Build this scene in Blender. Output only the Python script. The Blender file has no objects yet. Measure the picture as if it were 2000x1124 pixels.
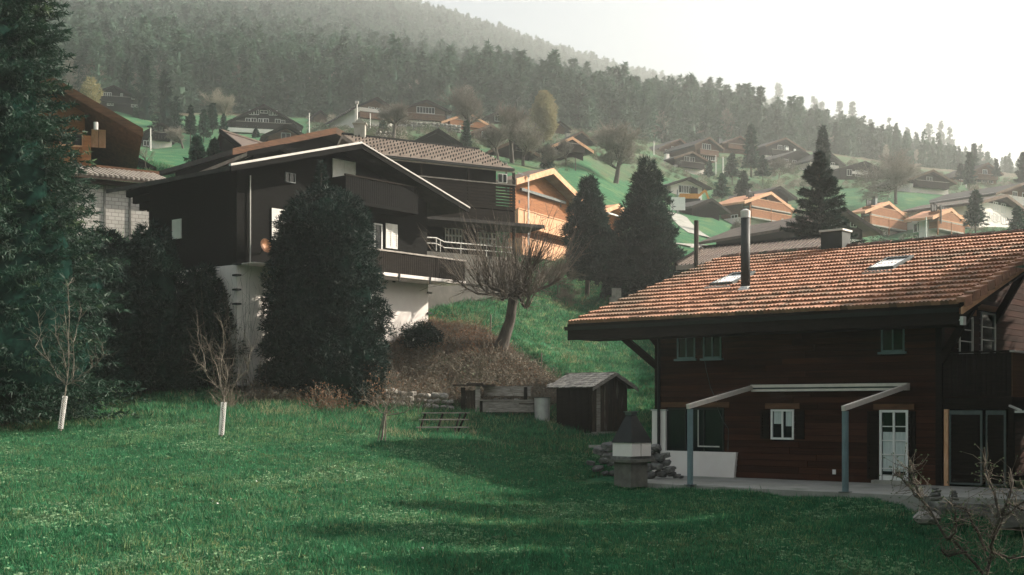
import bpy, math, random
import numpy as np
from mathutils import Vector, Matrix
R = math.radians
rng = np.random.default_rng(7); random.seed(7)
S = bpy.context.scene
COL = S.collection
F = 2500.0; CX = 1000.0; HY = 795.0          # measured lens of the photograph (2000 px wide)

# ------------------------------------------------------------------ camera, sky, sun, exposure
cd = bpy.data.cameras.new('camera'); cam = bpy.data.objects.new('camera', cd); COL.objects.link(cam)
cam.location = (0, 0, 0); cam.rotation_euler = (R(90), 0, 0)
cd.sensor_width = 36; cd.lens = 45.0; cd.shift_y = 0.1165; cd.clip_start = 0.1; cd.clip_end = 9000
S.camera = cam
SUN_AZ = 70.0      # degrees from +Y towards +X
SUN_EL = 30.0
w = bpy.data.worlds.new('World'); S.world = w; w.use_nodes = True
nt = w.node_tree; nt.nodes.clear()
sky = nt.nodes.new('ShaderNodeTexSky'); sky.sky_type = 'NISHITA'; sky.sun_disc = False
sky.sun_elevation = R(SUN_EL); sky.sun_rotation = R(SUN_AZ); sky.dust_density = 4.0; sky.air_density = 1.0
skm = nt.nodes.new('ShaderNodeVectorMath'); skm.operation = 'SCALE'; skm.inputs['Scale'].default_value = 0.10
pale = nt.nodes.new('ShaderNodeMix'); pale.data_type = 'RGBA'; pale.inputs[0].default_value = 0.80
pale.inputs[7].default_value = (0.192, 0.208, 0.222, 1)
bg = nt.nodes.new('ShaderNodeBackground'); wo = nt.nodes.new('ShaderNodeOutputWorld')
nt.links.new(sky.outputs[0], skm.inputs[0]); nt.links.new(skm.outputs[0], pale.inputs[6])
nt.links.new(pale.outputs[2], bg.inputs['Color']); bg.inputs['Strength'].default_value = 1.0
nt.links.new(bg.outputs[0], wo.inputs['Surface'])
sd = bpy.data.lights.new('sun', 'SUN'); sun = bpy.data.objects.new('sun', sd); COL.objects.link(sun)
sd.energy = 5.0; sd.angle = R(0.9); sd.color = (1.0, 0.91, 0.78)
sv = Vector((math.sin(R(SUN_AZ))*math.cos(R(SUN_EL)), math.cos(R(SUN_AZ))*math.cos(R(SUN_EL)), math.sin(R(SUN_EL))))
sun.rotation_euler = sv.to_track_quat('Z', 'Y').to_euler(); sun.location = (60, 30, 60)
S.view_settings.view_transform = 'Standard'; S.view_settings.look = 'None'
S.view_settings.exposure = 1.45; S.view_settings.gamma = 1.0
S.cycles.max_bounces = 5; S.cycles.diffuse_bounces = 2; S.cycles.glossy_bounces = 2; S.cycles.transmission_bounces = 2
S.cycles.volume_bounces = 1; S.cycles.transparent_max_bounces = 8
S.cycles.use_denoising = True
HAZE = 0.00057; HAZE_G = 0.62

# ------------------------------------------------------------------ helpers
def P(px, py, d):
    return Vector(((px-CX)/F*d, d, (HY-py)/F*d))

class MB:
    def __init__(s): s.v = []; s.f = []
    def add(s, vs, fs):
        o = len(s.v); s.v += [tuple(p) for p in vs]; s.f += [tuple(i+o for i in f) for f in fs]; return s
    def box(s, x0, x1, y0, y1, z0, z1, M=None):
        if x1 < x0: x0, x1 = x1, x0
        if y1 < y0: y0, y1 = y1, y0
        if z1 < z0: z0, z1 = z1, z0
        vs = [Vector((x, y, z)) for z in (z0, z1) for y in (y0, y1) for x in (x0, x1)]
        if M is not None: vs = [M @ v for v in vs]
        return s.add(vs, [(0,2,3,1),(4,5,7,6),(0,1,5,4),(2,6,7,3),(0,4,6,2),(1,3,7,5)])
    def beam(s, a, b, wd, ht, up=(0,0,1)):
        a = Vector(a); b = Vector(b); d = (b-a); L = d.length
        if L < 1e-6: return s
        d /= L; u = Vector(up); sd_ = d.cross(u)
        if sd_.length < 1e-4: sd_ = d.cross(Vector((1,0,0)))
        sd_.normalize(); u = sd_.cross(d)
        vs = []
        for p in (a, b):
            for (i, j) in ((-1,-1),(1,-1),(1,1),(-1,1)): vs.append(p + sd_*i*wd/2 + u*j*ht/2)
        return s.add(vs, [(3,2,1,0),(4,5,6,7),(0,1,5,4),(1,2,6,5),(2,3,7,6),(3,0,4,7)])
    def tube(s, pts, rad, n=8, cap=True):
        pts = [Vector(p) for p in pts]
        if not hasattr(rad, '__len__'): rad = [rad]*len(pts)
        o = len(s.v); ref = Vector((0.13, 0.97, 0.2))
        for i, p in enumerate(pts):
            d = (pts[min(i+1, len(pts)-1)] - pts[max(i-1, 0)]).normalized()
            a = d.cross(ref)
            if a.length < 1e-3: a = d.cross(Vector((1,0,0)))
            a.normalize(); b = d.cross(a)
            for k in range(n):
                t = 2*math.pi*k/n; s.v.append(tuple(p + (a*math.cos(t)+b*math.sin(t))*rad[i]))
        for i in range(len(pts)-1):
            for k in range(n):
                q = (k+1) % n; s.f.append((o+i*n+k, o+i*n+q, o+(i+1)*n+q, o+(i+1)*n+k))
        if cap:
            s.f.append(tuple(o+k for k in range(n))[::-1]); s.f.append(tuple(o+(len(pts)-1)*n+k for k in range(n)))
        return s
    def prism(s, poly, a0, a1, axis='y'):
        """poly of (u,v) extruded along axis"""
        n = len(poly); vs = []
        for a in (a0, a1):
            for (u, v) in poly:
                vs.append({'y': (u, a, v), 'x': (a, u, v), 'z': (u, v, a)}[axis])
        fs = [tuple(range(n)), tuple(range(n, 2*n))[::-1]] + [(i, n+i, n+(i+1) % n, (i+1) % n) for i in range(n)]
        return s.add(vs, fs)
    def mesh(s, name, m=None):
        me = bpy.data.meshes.new(name); me.from_pydata(s.v, [], s.f)
        if m: me.materials.append(m)
        import bmesh
        bm = bmesh.new(); bm.from_mesh(me); bmesh.ops.recalc_face_normals(bm, faces=bm.faces); bm.to_mesh(me); bm.free()
        return me
    def build(s, name, m, parent=None, smooth=False, loc=None):
        me = s.mesh(name, m)
        if smooth: me.polygons.foreach_set('use_smooth', [True]*len(me.polygons))
        return ob(name, me, parent, loc)

def ob(name, me, parent=None, loc=None):
    o = bpy.data.objects.new(name, me); COL.objects.link(o)
    if parent is not None: o.parent = parent
    if loc is not None: o.location = loc
    return o
def npmesh(name, V, T, m=None, smooth=False, mats=None, midx=None):
    """fast mesh from numpy verts and n-gon faces of constant size"""
    me = bpy.data.meshes.new(name); V = np.asarray(V, dtype=np.float32); T = np.asarray(T, dtype=np.int32)
    k = T.shape[1]
    me.vertices.add(len(V)); me.vertices.foreach_set('co', V.ravel())
    me.loops.add(T.size); me.loops.foreach_set('vertex_index', T.ravel())
    me.polygons.add(len(T)); me.polygons.foreach_set('loop_start', np.arange(0, T.size, k, dtype=np.int32))
    me.polygons.foreach_set('loop_total', np.full(len(T), k, dtype=np.int32))
    if smooth: me.polygons.foreach_set('use_smooth', np.ones(len(T), dtype=bool))
    if mats:
        for q in mats: me.materials.append(q)
        if midx is not None: me.polygons.foreach_set('material_index', np.asarray(midx, dtype=np.int32))
    elif m: me.materials.append(m)
    me.update(calc_edges=True); me.validate()
    return me
def tag(o, label=None, cat=None, group=None, kind=None):
    if label: o['label'] = label
    if cat: o['category'] = cat
    if group: o['group'] = group
    if kind: o['kind'] = kind
    return o
def empty(name, loc, rz=0.0):
    o = bpy.data.objects.new(name, None); COL.objects.link(o); o.location = loc; o.rotation_euler = (0, 0, rz)
    o.empty_display_size = 0.3
    return o

# ------------------------------------------------------------------ materials
MATS = {}
def mat(name, c1, c2=None, rough=0.85, scale=3.0, stretch=(1,1,1), bump=0.0, bscale=None, rand=0.0, spec=0.3, detail=6,
        c3=None, s3=0.5, t3=0.55, metal=0.0, transl=0.0, coord='Object', grain=None, w3=0.12):
    if name in MATS: return MATS[name]
    m = bpy.data.materials.new(name); m.use_nodes = True; n = m.node_tree; N = n.nodes; Lk = n.links
    b = N['Principled BSDF']; b.inputs['Roughness'].default_value = rough; b.inputs['Metallic'].default_value = metal
    b.inputs['Specular IOR Level'].default_value = spec
    c2 = c2 or tuple(x*0.7 for x in c1)
    tc = N.new('ShaderNodeTexCoord'); mp = N.new('ShaderNodeMapping'); mp.inputs['Scale'].default_value = stretch
    src = tc.outputs['Object']
    if coord == 'World':
        g = N.new('ShaderNodeNewGeometry'); src = g.outputs['Position']
    Lk.new(src, mp.inputs['Vector'])
    vec = mp.outputs['Vector']
    if rand > 0:
        oi = N.new('ShaderNodeObjectInfo'); ad = N.new('ShaderNodeVectorMath'); ad.operation = 'ADD'
        sc = N.new('ShaderNodeVectorMath'); sc.operation = 'SCALE'; sc.inputs['Scale'].default_value = 37.0
        cmb = N.new('ShaderNodeCombineXYZ')
        for i in range(3): Lk.new(oi.outputs['Random'], cmb.inputs[i])
        Lk.new(cmb.outputs[0], sc.inputs[0]); Lk.new(vec, ad.inputs[0]); Lk.new(sc.outputs[0], ad.inputs[1]); vec = ad.outputs[0]
    no = N.new('ShaderNodeTexNoise'); no.inputs['Scale'].default_value = scale; no.inputs['Detail'].default_value = detail
    no.inputs['Roughness'].default_value = 0.62
    Lk.new(vec, no.inputs['Vector'])
    rp = N.new('ShaderNodeValToRGB'); rp.color_ramp.elements[0].position = 0.32; rp.color_ramp.elements[1].position = 0.70
    rp.color_ramp.elements[0].color = (*c2, 1); rp.color_ramp.elements[1].color = (*c1, 1)
    Lk.new(no.outputs['Fac'], rp.inputs['Fac']); colr = rp.outputs['Color']
    if c3:
        n3 = N.new('ShaderNodeTexNoise'); n3.inputs['Scale'].default_value = s3; n3.inputs['Detail'].default_value = 5
        Lk.new(vec, n3.inputs['Vector'])
        mr = N.new('ShaderNodeMapRange'); mr.inputs['From Min'].default_value = t3; mr.inputs['From Max'].default_value = t3+w3
        Lk.new(n3.outputs['Fac'], mr.inputs['Value'])
        mx = N.new('ShaderNodeMix'); mx.data_type = 'RGBA'; mx.inputs[7].default_value = (*c3, 1)
        Lk.new(mr.outputs[0], mx.inputs[0]); Lk.new(colr, mx.inputs[6]); colr = mx.outputs[2]
    if rand > 0:
        hs = N.new('ShaderNodeHueSaturation'); mr2 = N.new('ShaderNodeMapRange')
        mr2.inputs['To Min'].default_value = 1-rand; mr2.inputs['To Max'].default_value = 1+rand
        Lk.new(oi.outputs['Random'], mr2.inputs['Value']); Lk.new(mr2.outputs[0], hs.inputs['Value'])
        Lk.new(colr, hs.inputs['Color']); colr = hs.outputs['Color']
    Lk.new(colr, b.inputs['Base Color'])
    if bump > 0:
        bn = N.new('ShaderNodeTexNoise'); bn.inputs['Scale'].default_value = bscale or scale*3; bn.inputs['Detail'].default_value = 6
        Lk.new(vec, bn.inputs['Vector'])
        bp = N.new('ShaderNodeBump'); bp.inputs['Strength'].default_value = bump; bp.inputs['Distance'].default_value = 0.03
        Lk.new(bn.outputs['Fac'], bp.inputs['Height']); Lk.new(bp.outputs[0], b.inputs['Normal'])
    if transl > 0:
        tr = N.new('ShaderNodeBsdfTranslucent'); ms = N.new('ShaderNodeMixShader'); ms.inputs[0].default_value = transl
        Lk.new(colr, tr.inputs['Color']); out = N['Material Output']
        Lk.new(b.outputs[0], ms.inputs[1]); Lk.new(tr.outputs[0], ms.inputs[2]); Lk.new(ms.outputs[0], out.inputs['Surface'])
    MATS[name] = m; return m

black_wood = mat('black_wood', (.010,.0095,.009), (.005,.005,.005), spec=.06, scale=2.0, stretch=(1,1,9), bump=.3)
dark_wood = mat('dark_wood', (.024,.018,.014), (.010,.008,.007), spec=.08, scale=2.0, stretch=(1,1,9), bump=.3)
brown_wood = mat('brown_wood', (.16,.075,.038), (.065,.032,.018), scale=1.6, stretch=(1,1,7), bump=.3)
orange_wood = mat('orange_wood', (.36,.145,.055), (.19,.075,.030), scale=1.6, stretch=(1,1,7), bump=.25)
pale_orange_wood = mat('pale_orange_wood', (.80,.48,.30), (.55,.29,.16), scale=2.5, stretch=(4,4,1), bump=.2)
verge_wood = mat('verge_wood', (.72,.42,.26), (.5,.26,.14), scale=2.5, bump=.1)
verge_dull = mat('verge_dull', (.16,.10,.065), (.08,.05,.035), scale=2.5, bump=.1)
verge_white = mat('verge_white', (.66,.63,.6), (.5,.46,.43), scale=2.0, bump=.1)
red_gable = mat('red_gable', (.045,.016,.010), (.022,.009,.006), scale=1.3, stretch=(.35,1,5), bump=.3, rand=.3, spec=.08)
red_board = mat('red_board', (.070,.027,.016), (.026,.012,.0085), spec=.08, scale=1.3, stretch=(1,.35,5), bump=.3, rand=.35)
wall_core = mat('wall_core', (.008,.006,.005), spec=.05)
grey_wood = mat('grey_wood', (.42,.38,.34), (.18,.155,.135), scale=3, stretch=(1,1,6), bump=.5, rand=.2)
old_plank = mat('old_plank', (.085,.058,.040), (.028,.021,.017), scale=2.2, stretch=(6,6,.7), bump=.5, rand=.3, c3=(.30,.27,.22), s3=.9, t3=.62)
shingle_m = mat('shingle_wood', (.66,.60,.54), (.28,.24,.21), scale=5, stretch=(1,5,1), bump=.6, rand=.3)
white_wall = mat('white_render', (.86,.80,.76), (.78,.71,.67), scale=1.2, bump=.15, bscale=30, rough=.95)
white_paint = mat('white_paint', (.80,.79,.77), (.70,.68,.66), scale=4, rough=.5)
shutter_white = mat('shutter_white', (.82,.80,.77), (.70,.67,.63), scale=3, rough=.6)
concrete = mat('concrete', (.40,.38,.34), (.26,.25,.22), scale=2.5, bump=.4, bscale=25, c3=(.15,.16,.12), s3=1.0, t3=.58)
patio_m = mat('patio_concrete', (.36,.35,.32), (.24,.24,.21), scale=1.2, bump=.3, bscale=25, c3=(.16,.18,.14), s3=.7, t3=.6)
stone_m = mat('field_stone', (.40,.37,.33), (.17,.16,.145), scale=3.5, bump=.6, rand=.35, c3=(.12,.14,.08), s3=2.2, t3=.6)
dark_stone = mat('dark_stone', (.20,.19,.18), (.09,.09,.085), scale=3.5, bump=.6, rand=.35, c3=(.35,.34,.31), s3=2.2, t3=.62)
tile_m = mat('clay_tile', (.50,.26,.165), (.29,.135,.085), scale=2.3, bump=.5, bscale=14, rand=.16, c3=(.19,.12,.08), s3=.34, t3=.49, w3=.14, coord='World', rough=.8)
tile_moss = mat('mossy_clay', (.19,.10,.075), (.09,.055,.045), scale=4, bump=.6, rand=.2, c3=(.07,.07,.045), s3=1.5, t3=.5)
roof_grey = mat('roof_grey', (.40,.33,.28), (.25,.20,.17), scale=1.5, stretch=(1,1,1), bump=.6, bscale=6, rough=.8)
roof_dark = mat('roof_dark', (.060,.052,.048), (.030,.027,.026), scale=1.5, bump=.6, bscale=5)
roof_brown = mat('roof_brown', (.13,.095,.075), (.06,.045,.038), scale=1.5, bump=.6, bscale=5)
roof_orange = mat('roof_orange', (.68,.36,.22), (.50,.24,.14), scale=.8, bump=.6, bscale=5)
metal_grey = mat('metal_grey', (.12,.135,.135), (.07,.08,.08), scale=3, metal=.3, rough=.45)
metal_pale = mat('metal_pale', (.62,.60,.57), (.48,.46,.44), scale=4, metal=.2, rough=.45)
metal_dark = mat('metal_dark', (.022,.024,.024), (.014,.015,.015), scale=4, metal=.2, rough=.5)
post_blue = mat('post_blue_grey', (.17,.24,.26), (.13,.18,.20), scale=3, rough=.5)
awning_frame = mat('awning_frame', (.70,.63,.57), (.58,.52,.47), scale=3, rough=.5)
rust_m = mat('rusty_orange', (.80,.42,.24), (.52,.22,.11), scale=6, rough=.5)
digger_m = mat('digger_yellow', (.75,.33,.05), (.6,.25,.04), scale=3, rough=.5)
glass_dark = mat('window_glass', (.010,.013,.015), (.006,.008,.009), scale=1, rough=.12, spec=.25)
curtain_m = mat('curtain_cloth', (.62,.66,.64), (.42,.48,.47), scale=9, stretch=(1,6,.3), rough=.95)
sky_glass = mat('skylight_glass', (.16,.18,.19), (.12,.13,.14), scale=1, rough=.04, spec=1.0, metal=.75)
MATS['skylight_glass'].node_tree.nodes['Principled BSDF'].inputs['Base Color'].default_value = (.8,.8,.8,1)
spruce_m = mat('spruce_needles', (.024,.068,.040), (.006,.020,.014), scale=1.1, rough=.6, transl=.25, c3=(.075,.12,.055), s3=.8, t3=.60, spec=.25)
yew_m = mat('yew_needles', (.011,.036,.027), (.0035,.012,.010), scale=1.4, rough=.6, transl=.18, spec=.25)
pine_m = mat('pine_needles', (.012,.040,.028), (.004,.014,.011), scale=1.0, rough=.6, transl=.2, spec=.25)
core_m = mat('inner_needles', (.011,.036,.027), (.0035,.012,.010), scale=5, rough=1, spec=0.0)
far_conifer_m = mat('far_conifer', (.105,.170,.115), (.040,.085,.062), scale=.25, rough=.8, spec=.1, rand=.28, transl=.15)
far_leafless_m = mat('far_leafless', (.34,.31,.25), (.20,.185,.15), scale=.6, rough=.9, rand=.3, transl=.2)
birch_m = mat('birch_catkins', (.36,.33,.19), (.24,.21,.12), scale=.8, rough=.9, transl=.3)
bark_m = mat('bark', (.115,.095,.078), (.045,.037,.031), scale=5, stretch=(1,1,.35), bump=.8, rand=.15)
bark_pale = mat('bark_pale', (.27,.235,.19), (.10,.085,.07), scale=7, stretch=(1,1,.4), bump=.5)
twig_m = mat('twig_grey', (.20,.165,.13), (.09,.072,.058), scale=3, rand=.2)
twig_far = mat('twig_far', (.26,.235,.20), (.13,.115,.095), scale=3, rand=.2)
twig_red = mat('twig_brown', (.20,.170,.125), (.085,.072,.052), scale=2, rand=.3)
leaf_rust = mat('rusty_leaves', (.34,.19,.11), (.20,.10,.06), scale=3, rand=.3, transl=.3)
bush_leaf = mat('bush_leaves', (.13,.16,.09), (.05,.075,.04), scale=1.6, rand=.4, transl=.3)
grass_blade = mat('grass_blades', (.062,.250,.108), (.012,.075,.036), scale=1.1, rand=.55, transl=.35, coord='World', c3=(.22,.27,.12), s3=.20, t3=.55, rough=.7, spec=.25)
dry_blade = mat('dry_grass', (.36,.34,.20), (.24,.22,.12), scale=.5, rand=.3, transl=.3)

def louvre_material():
    m = bpy.data.materials.new('block_masonry'); m.use_nodes = True; N = m.node_tree.nodes; L = m.node_tree.links
    b = N['Principled BSDF']; b.inputs['Roughness'].default_value = .9
    tc = N.new('ShaderNodeTexCoord'); mp = N.new('ShaderNodeMapping'); mp.inputs['Rotation'].default_value = (R(90), 0, 0)
    br = N.new('ShaderNodeTexBrick'); br.inputs['Color1'].default_value = (.52,.49,.46,1); br.inputs['Color2'].default_value = (.42,.39,.36,1)
    br.inputs['Mortar'].default_value = (.27,.25,.23,1); br.inputs['Scale'].default_value = 1.0; br.inputs['Mortar Size'].default_value = .018
    br.inputs['Brick Width'].default_value = .36; br.inputs['Row Height'].default_value = .20
    L.new(tc.outputs['Object'], mp.inputs['Vector']); L.new(mp.outputs[0], br.inputs['Vector']); L.new(br.outputs['Color'], b.inputs['Base Color'])
    bp = N.new('ShaderNodeBump'); bp.inputs['Strength'].default_value = .5; bp.inputs['Distance'].default_value = .01
    L.new(br.outputs['Fac'], bp.inputs['Height']); bp.invert = True; L.new(bp.outputs[0], b.inputs['Normal'])
    return m
block_m = louvre_material()

def ground_material():
    m = bpy.data.materials.new('meadow_ground'); m.use_nodes = True; N = m.node_tree.nodes; L = m.node_tree.links
    b = N['Principled BSDF']; b.inputs['Roughness'].default_value = 1.0; b.inputs['Specular IOR Level'].default_value = .1
    g = N.new('ShaderNodeNewGeometry')
    def noise(sc, det=6, ro=.6):
        t = N.new('ShaderNodeTexNoise'); t.inputs['Scale'].default_value = sc; t.inputs['Detail'].default_value = det
        t.inputs['Roughness'].default_value = ro; L.new(g.outputs['Position'], t.inputs['Vector']); return t
    def mixc(fac, a, c):
        x = N.new('ShaderNodeMix'); x.data_type = 'RGBA'
        L.new(fac, x.inputs[0])
        if isinstance(a, tuple): x.inputs[6].default_value = (*a, 1)
        else: L.new(a, x.inputs[6])
        if isinstance(c, tuple): x.inputs[7].default_value = (*c, 1)
        else: L.new(c, x.inputs[7])
        return x.outputs[2]
    def rmp(sock, lo, hi):
        r = N.new('ShaderNodeMapRange'); r.inputs['From Min'].default_value = lo; r.inputs['From Max'].default_value = hi; L.new(sock, r.inputs['Value']); return r.outputs[0]
    fine = noise(5.0, 10, .75); mid = noise(.35, 6); big = noise(.045, 4)
    c = mixc(rmp(fine.outputs['Fac'], .38, .66), (.014,.062,.030), (.055,.185,.085))
    c = mixc(rmp(mid.outputs['Fac'], .50, .72), c, (.135,.185,.080))
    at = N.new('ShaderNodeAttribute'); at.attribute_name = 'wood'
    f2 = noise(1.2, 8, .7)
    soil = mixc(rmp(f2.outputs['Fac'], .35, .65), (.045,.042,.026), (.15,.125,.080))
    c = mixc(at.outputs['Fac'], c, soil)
    L.new(c, b.inputs['Base Color'])
    bp = N.new('ShaderNodeBump'); bp.inputs['Strength'].default_value = .9; bp.inputs['Distance'].default_value = .12
    L.new(fine.outputs['Fac'], bp.inputs['Height']); L.new(bp.outputs[0], b.inputs['Normal'])
    return m

# ------------------------------------------------------------------ terrain: z/r interpolated over (bearing, log distance)
ctrl = []      # (x, y, z)
def cp(px, py, d): p = P(px, py, d); ctrl.append(tuple(p))
for a in [
 (-50,1124,18),(300,1124,18),(700,1124,19.5),(1000,1124,20.5),(1400,1124,21.5),(1750,1124,22),(2050,1124,22),
 (0,1000,25),(300,1000,25.5),(600,1000,27),(1000,1000,30),(1300,1000,31),
 (0,900,34),(330,900,34.5),(650,905,36),(1000,930,38.5),(1180,935,39.5),
 (-60,835,46),(120,838,46),(432,855,40.5),(745,866,42),(900,868,46),(1040,864,50),(1240,862,50),
 (0,790,53),(300,790,52),(560,790,53),(700,806,55),(820,812,56),(950,832,56),(1160,849,57),(1235,843,58),(1290,868,53),
 (0,745,60),(250,745,60),(480,748,60),(620,745,62),(760,735,62),(880,770,60),(1010,790,60),(1080,775,62),
 (350,640,66),(480,634,66),(640,640,64),(750,648,65),(835,640,66),(900,655,65),(975,692,64),(1050,728,64),(1100,740,67),(1250,770,70),
 (870,560,76),(1000,560,80),(1060,600,82),(1139,588,95),(1200,590,90),(1280,600,88),(1150,660,78),(1250,690,78),
 (900,500,88),(1010,500,97),(1150,490,104),(1230,492,108),(1300,530,100),(1390,545,85),
 (1340,470,125),(1340,440,150),(1420,470,150),(1480,457,180),(1260,400,160),(1200,358,170),(1130,350,150),(1090,320,170),(1300,380,185),
 (1560,440,160),(1650,440,160),(1720,468,160),(1830,470,150),(1930,450,155),(2040,440,165),
 (1640,395,200),(1760,385,200),(1850,385,212),(1960,372,250),(2050,350,280),(1700,352,240),(1600,335,255),(1480,335,250),
 (0,430,64),(200,432,68),(290,440,70),(100,330,85),(280,330,95),(330,340,95),(230,305,120),(380,330,110),(400,260,190),(300,292,180),(350,285,185),(210,232,225),
 (450,262,215),(520,262,215),(600,262,220),(640,245,240),(740,248,240),(840,248,245),(700,275,160),(850,292,150),(760,290,150),(950,300,160),(1010,300,165),(1000,340,130),
 (930,255,225),(1050,262,235),(1150,275,230),(1250,290,240),(1350,340,225),(1400,300,270),(1540,312,280),
 # feet of the hillside houses
 (516,262,217),(222,212,230),(316,289,182),(560,285,162),(737,248,230),(834,248,237),(626,240,257),(856,296,152),(915,252,224),(958,280,207),(975,242,252),(1004,312,160),(1118,302,174),(1136,282,214),(1094,262,247),(1328,312,270),(1386,320,260),(1353,342,240),(1446,300,277),(1535,318,284),(1566,332,267),(1617,334,264),(1690,353,244),(1823,379,216),(1885,356,264),(1930,364,274),(1966,446,167),(2003,400,194),(1348,388,192),(1390,424,167),(1524,402,202),(1506,458,178),(1736,462,167),(1858,466,154),
 # forest foot and mountain
 (-300,230,230),(0,230,235),(150,210,260),(300,225,255),(450,225,265),(700,232,265),(1000,240,270),(1150,262,275),(1300,285,300),(1450,290,310),(1600,298,320),(1800,330,330),(1950,345,350),(2200,360,380),
 (-300,-60,1100),(0,-60,1100),(300,-55,1120),(500,-30,1150),(700,28,1200),(850,72,1280),(1000,120,1380),(1100,158,1450),(1300,208,1580),(1450,240,1700),(1600,268,1850),(1700,303,1950),(1850,350,2050),(2000,378,2100),(2200,395,2100),
 (0,60,560),(300,75,570),(600,115,620),(900,165,700),(1150,222,760),(1400,272,860),(1650,310,960),(1850,362,1050),
 ]: cp(*a)
# behind the skyline the mountain falls away
for (px, py, d) in [(-300,20,1300),(300,20,1320),(700,95,1400),(1000,190,1600),(1300,260,1800),(1600,320,2080),(1850,385,2300),(2100,410,2350),(-300,400,2300),(700,500,2350),(1400,560,2400)]: cp(px, py, d)
def ca(deg, r, z): ctrl.append((math.sin(R(deg))*r, math.cos(R(deg))*r, z))
for deg in (-180,-150,-120,-90,-60,-35,30,40,60,90,120,150,180):
    side = 1 if deg > 0 else 0
    near = -2.8
    ca(deg, 3, -2.5); ca(deg, 12, -2.8 if abs(deg) > 40 else -2.6)
    if abs(deg) >= 35 or deg == 30:
        up = {-180:-.02,-150:.03,-120:.12,-90:.25,-60:.30,-35:.29,30:.10,40:.05,60:.02,90:-.01,120:-.04,150:-.05,180:-.02}[deg]
        ca(deg, 45, -2.8+45*up*.2); ca(deg, 120, -2.8+120*up*.7); ca(deg, 300, 300*up*.9)
        ca(deg, 800, {-180:110,-150:140,-120:190,-90:240,-60:270,-35:290,30:110,40:80,60:50,90:40,120:60,150:80,180:110}[deg])
        ca(deg, 1500, {-180:270,-150:270,-120:280,-90:280,-60:290,-35:300,30:90,40:110,60:160,90:220,120:250,150:270,180:270}[deg])

# chalet wall frame of the tiled house: pad at patio level
FO = Vector((12.1, 36.1, -2.22)); FT = math.atan2(.768, .64)
EX = Vector((.64, .768, 0)).normalized(); EY = Vector((-EX.y, EX.x, 0))
def fl(x, y, z=0): return FO + EX*x + EY*y + Vector((0, 0, z))
for (x, y, z) in [(-4.6,9,-.12),(-4.6,4,-.12),(-4.6,0,-.12),(0,0,-.15),(0,5,-.15),(0,9.5,-.1),(8,0,-.2),(8,9,0),(17,9,.1),(17,0,-.2),(-4.0,-6,-.12),(-4.8,-2.2,-.2),(-6.2,-3.2,-.80),(-6.2,-6,-.80),(-4.75,-1.5,-.62),(-4.75,-2.4,-.85),(-4.75,-3.3,-.88),(-4.75,-4.5,-.9),(-4.75,-6,-.85),(-4.75,-.8,-.3),(-5.5,-2.4,-.9),(-4.2,-2.5,-.15),(-4.2,-4,-.15),(-2,10.5,.2),(4,11,.4),(20,-6,-.3)]:
    ctrl.append(tuple(fl(x, y, z)))

C = np.array(ctrl)
def uv_(x, y):
    r = np.sqrt(x*x+y*y)+1e-6; return np.stack([np.arctan2(x, y)*4.0, np.log(r)*1.0], -1), r
U, Rr = uv_(C[:,0], C[:,1]); Q = C[:,2]/Rr
n_ = len(U); D_ = np.linalg.norm(U[:,None]-U[None], axis=-1)
A_ = np.zeros((n_+1, n_+1)); A_[:n_,:n_] = D_ + np.eye(n_)*0.004*-1; A_[:n_,n_] = 1; A_[n_,:n_] = 1
W_ = np.linalg.solve(A_, np.append(Q, 0))
_mid = np.exp  # noqa
def ground_np(x, y):
    x = np.asarray(x, float); y = np.asarray(y, float); sh = x.shape; x = x.ravel(); y = y.ravel(); out = np.empty(len(x))
    for i in range(0, len(x), 20000):
        u, r = uv_(x[i:i+20000], y[i:i+20000])
        K = np.linalg.norm(u[:,None]-U[None], axis=-1)
        out[i:i+20000] = (K @ W_[:n_] + W_[n_])*r
    return out.reshape(sh)
def gz(x, y): return float(ground_np(np.array([x]), np.array([y]))[0])
def G(px, d, dz=0.0):
    x = (px-CX)/F*d; return Vector((x, d, gz(x, d)+dz))

ang = np.concatenate([np.linspace(-180, -34, 50)[:-1], np.linspace(-34, -24, 20)[:-1], np.linspace(-24, 24, 380), np.linspace(24, 34, 20)[1:], np.linspace(34, 180, 50)[1:]])
rad = np.exp(np.concatenate([np.linspace(math.log(1.5), math.log(14), 25)[:-1], np.linspace(math.log(14), math.log(130), 230)[:-1], np.linspace(math.log(130), math.log(2100), 140)[:-1], np.linspace(math.log(2100), math.log(2500), 5)]))
AA, RR = np.meshgrid(np.radians(ang), rad)
TX = np.sin(AA)*RR; TY = np.cos(AA)*RR; TZ = ground_np(TX, TY)
TZ[:, 0] = TZ[:, -1] = (TZ[:, 0]+TZ[:, -1])/2
# small undulation of the turf
TZ += 0.035*np.sin(TX*1.9+1.3*np.sin(TY*.8))*np.sin(TY*1.3+np.sin(TX*.7))*np.clip(RR/20, 0, 1)*np.clip((14-np.hypot(TX-7.5, TY-36))/-6, 0, 1).clip(0, 1)
nr, na = TX.shape
idx = np.arange(nr*na).reshape(nr, na)
T = np.stack([idx[:-1,:-1], idx[:-1,1:], idx[1:,1:], idx[1:,:-1]], -1).reshape(-1, 4)
V = np.stack([TX.ravel(), TY.ravel(), TZ.ravel()], -1)
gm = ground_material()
me = npmesh('ground', V, T, gm, smooth=True)
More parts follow.
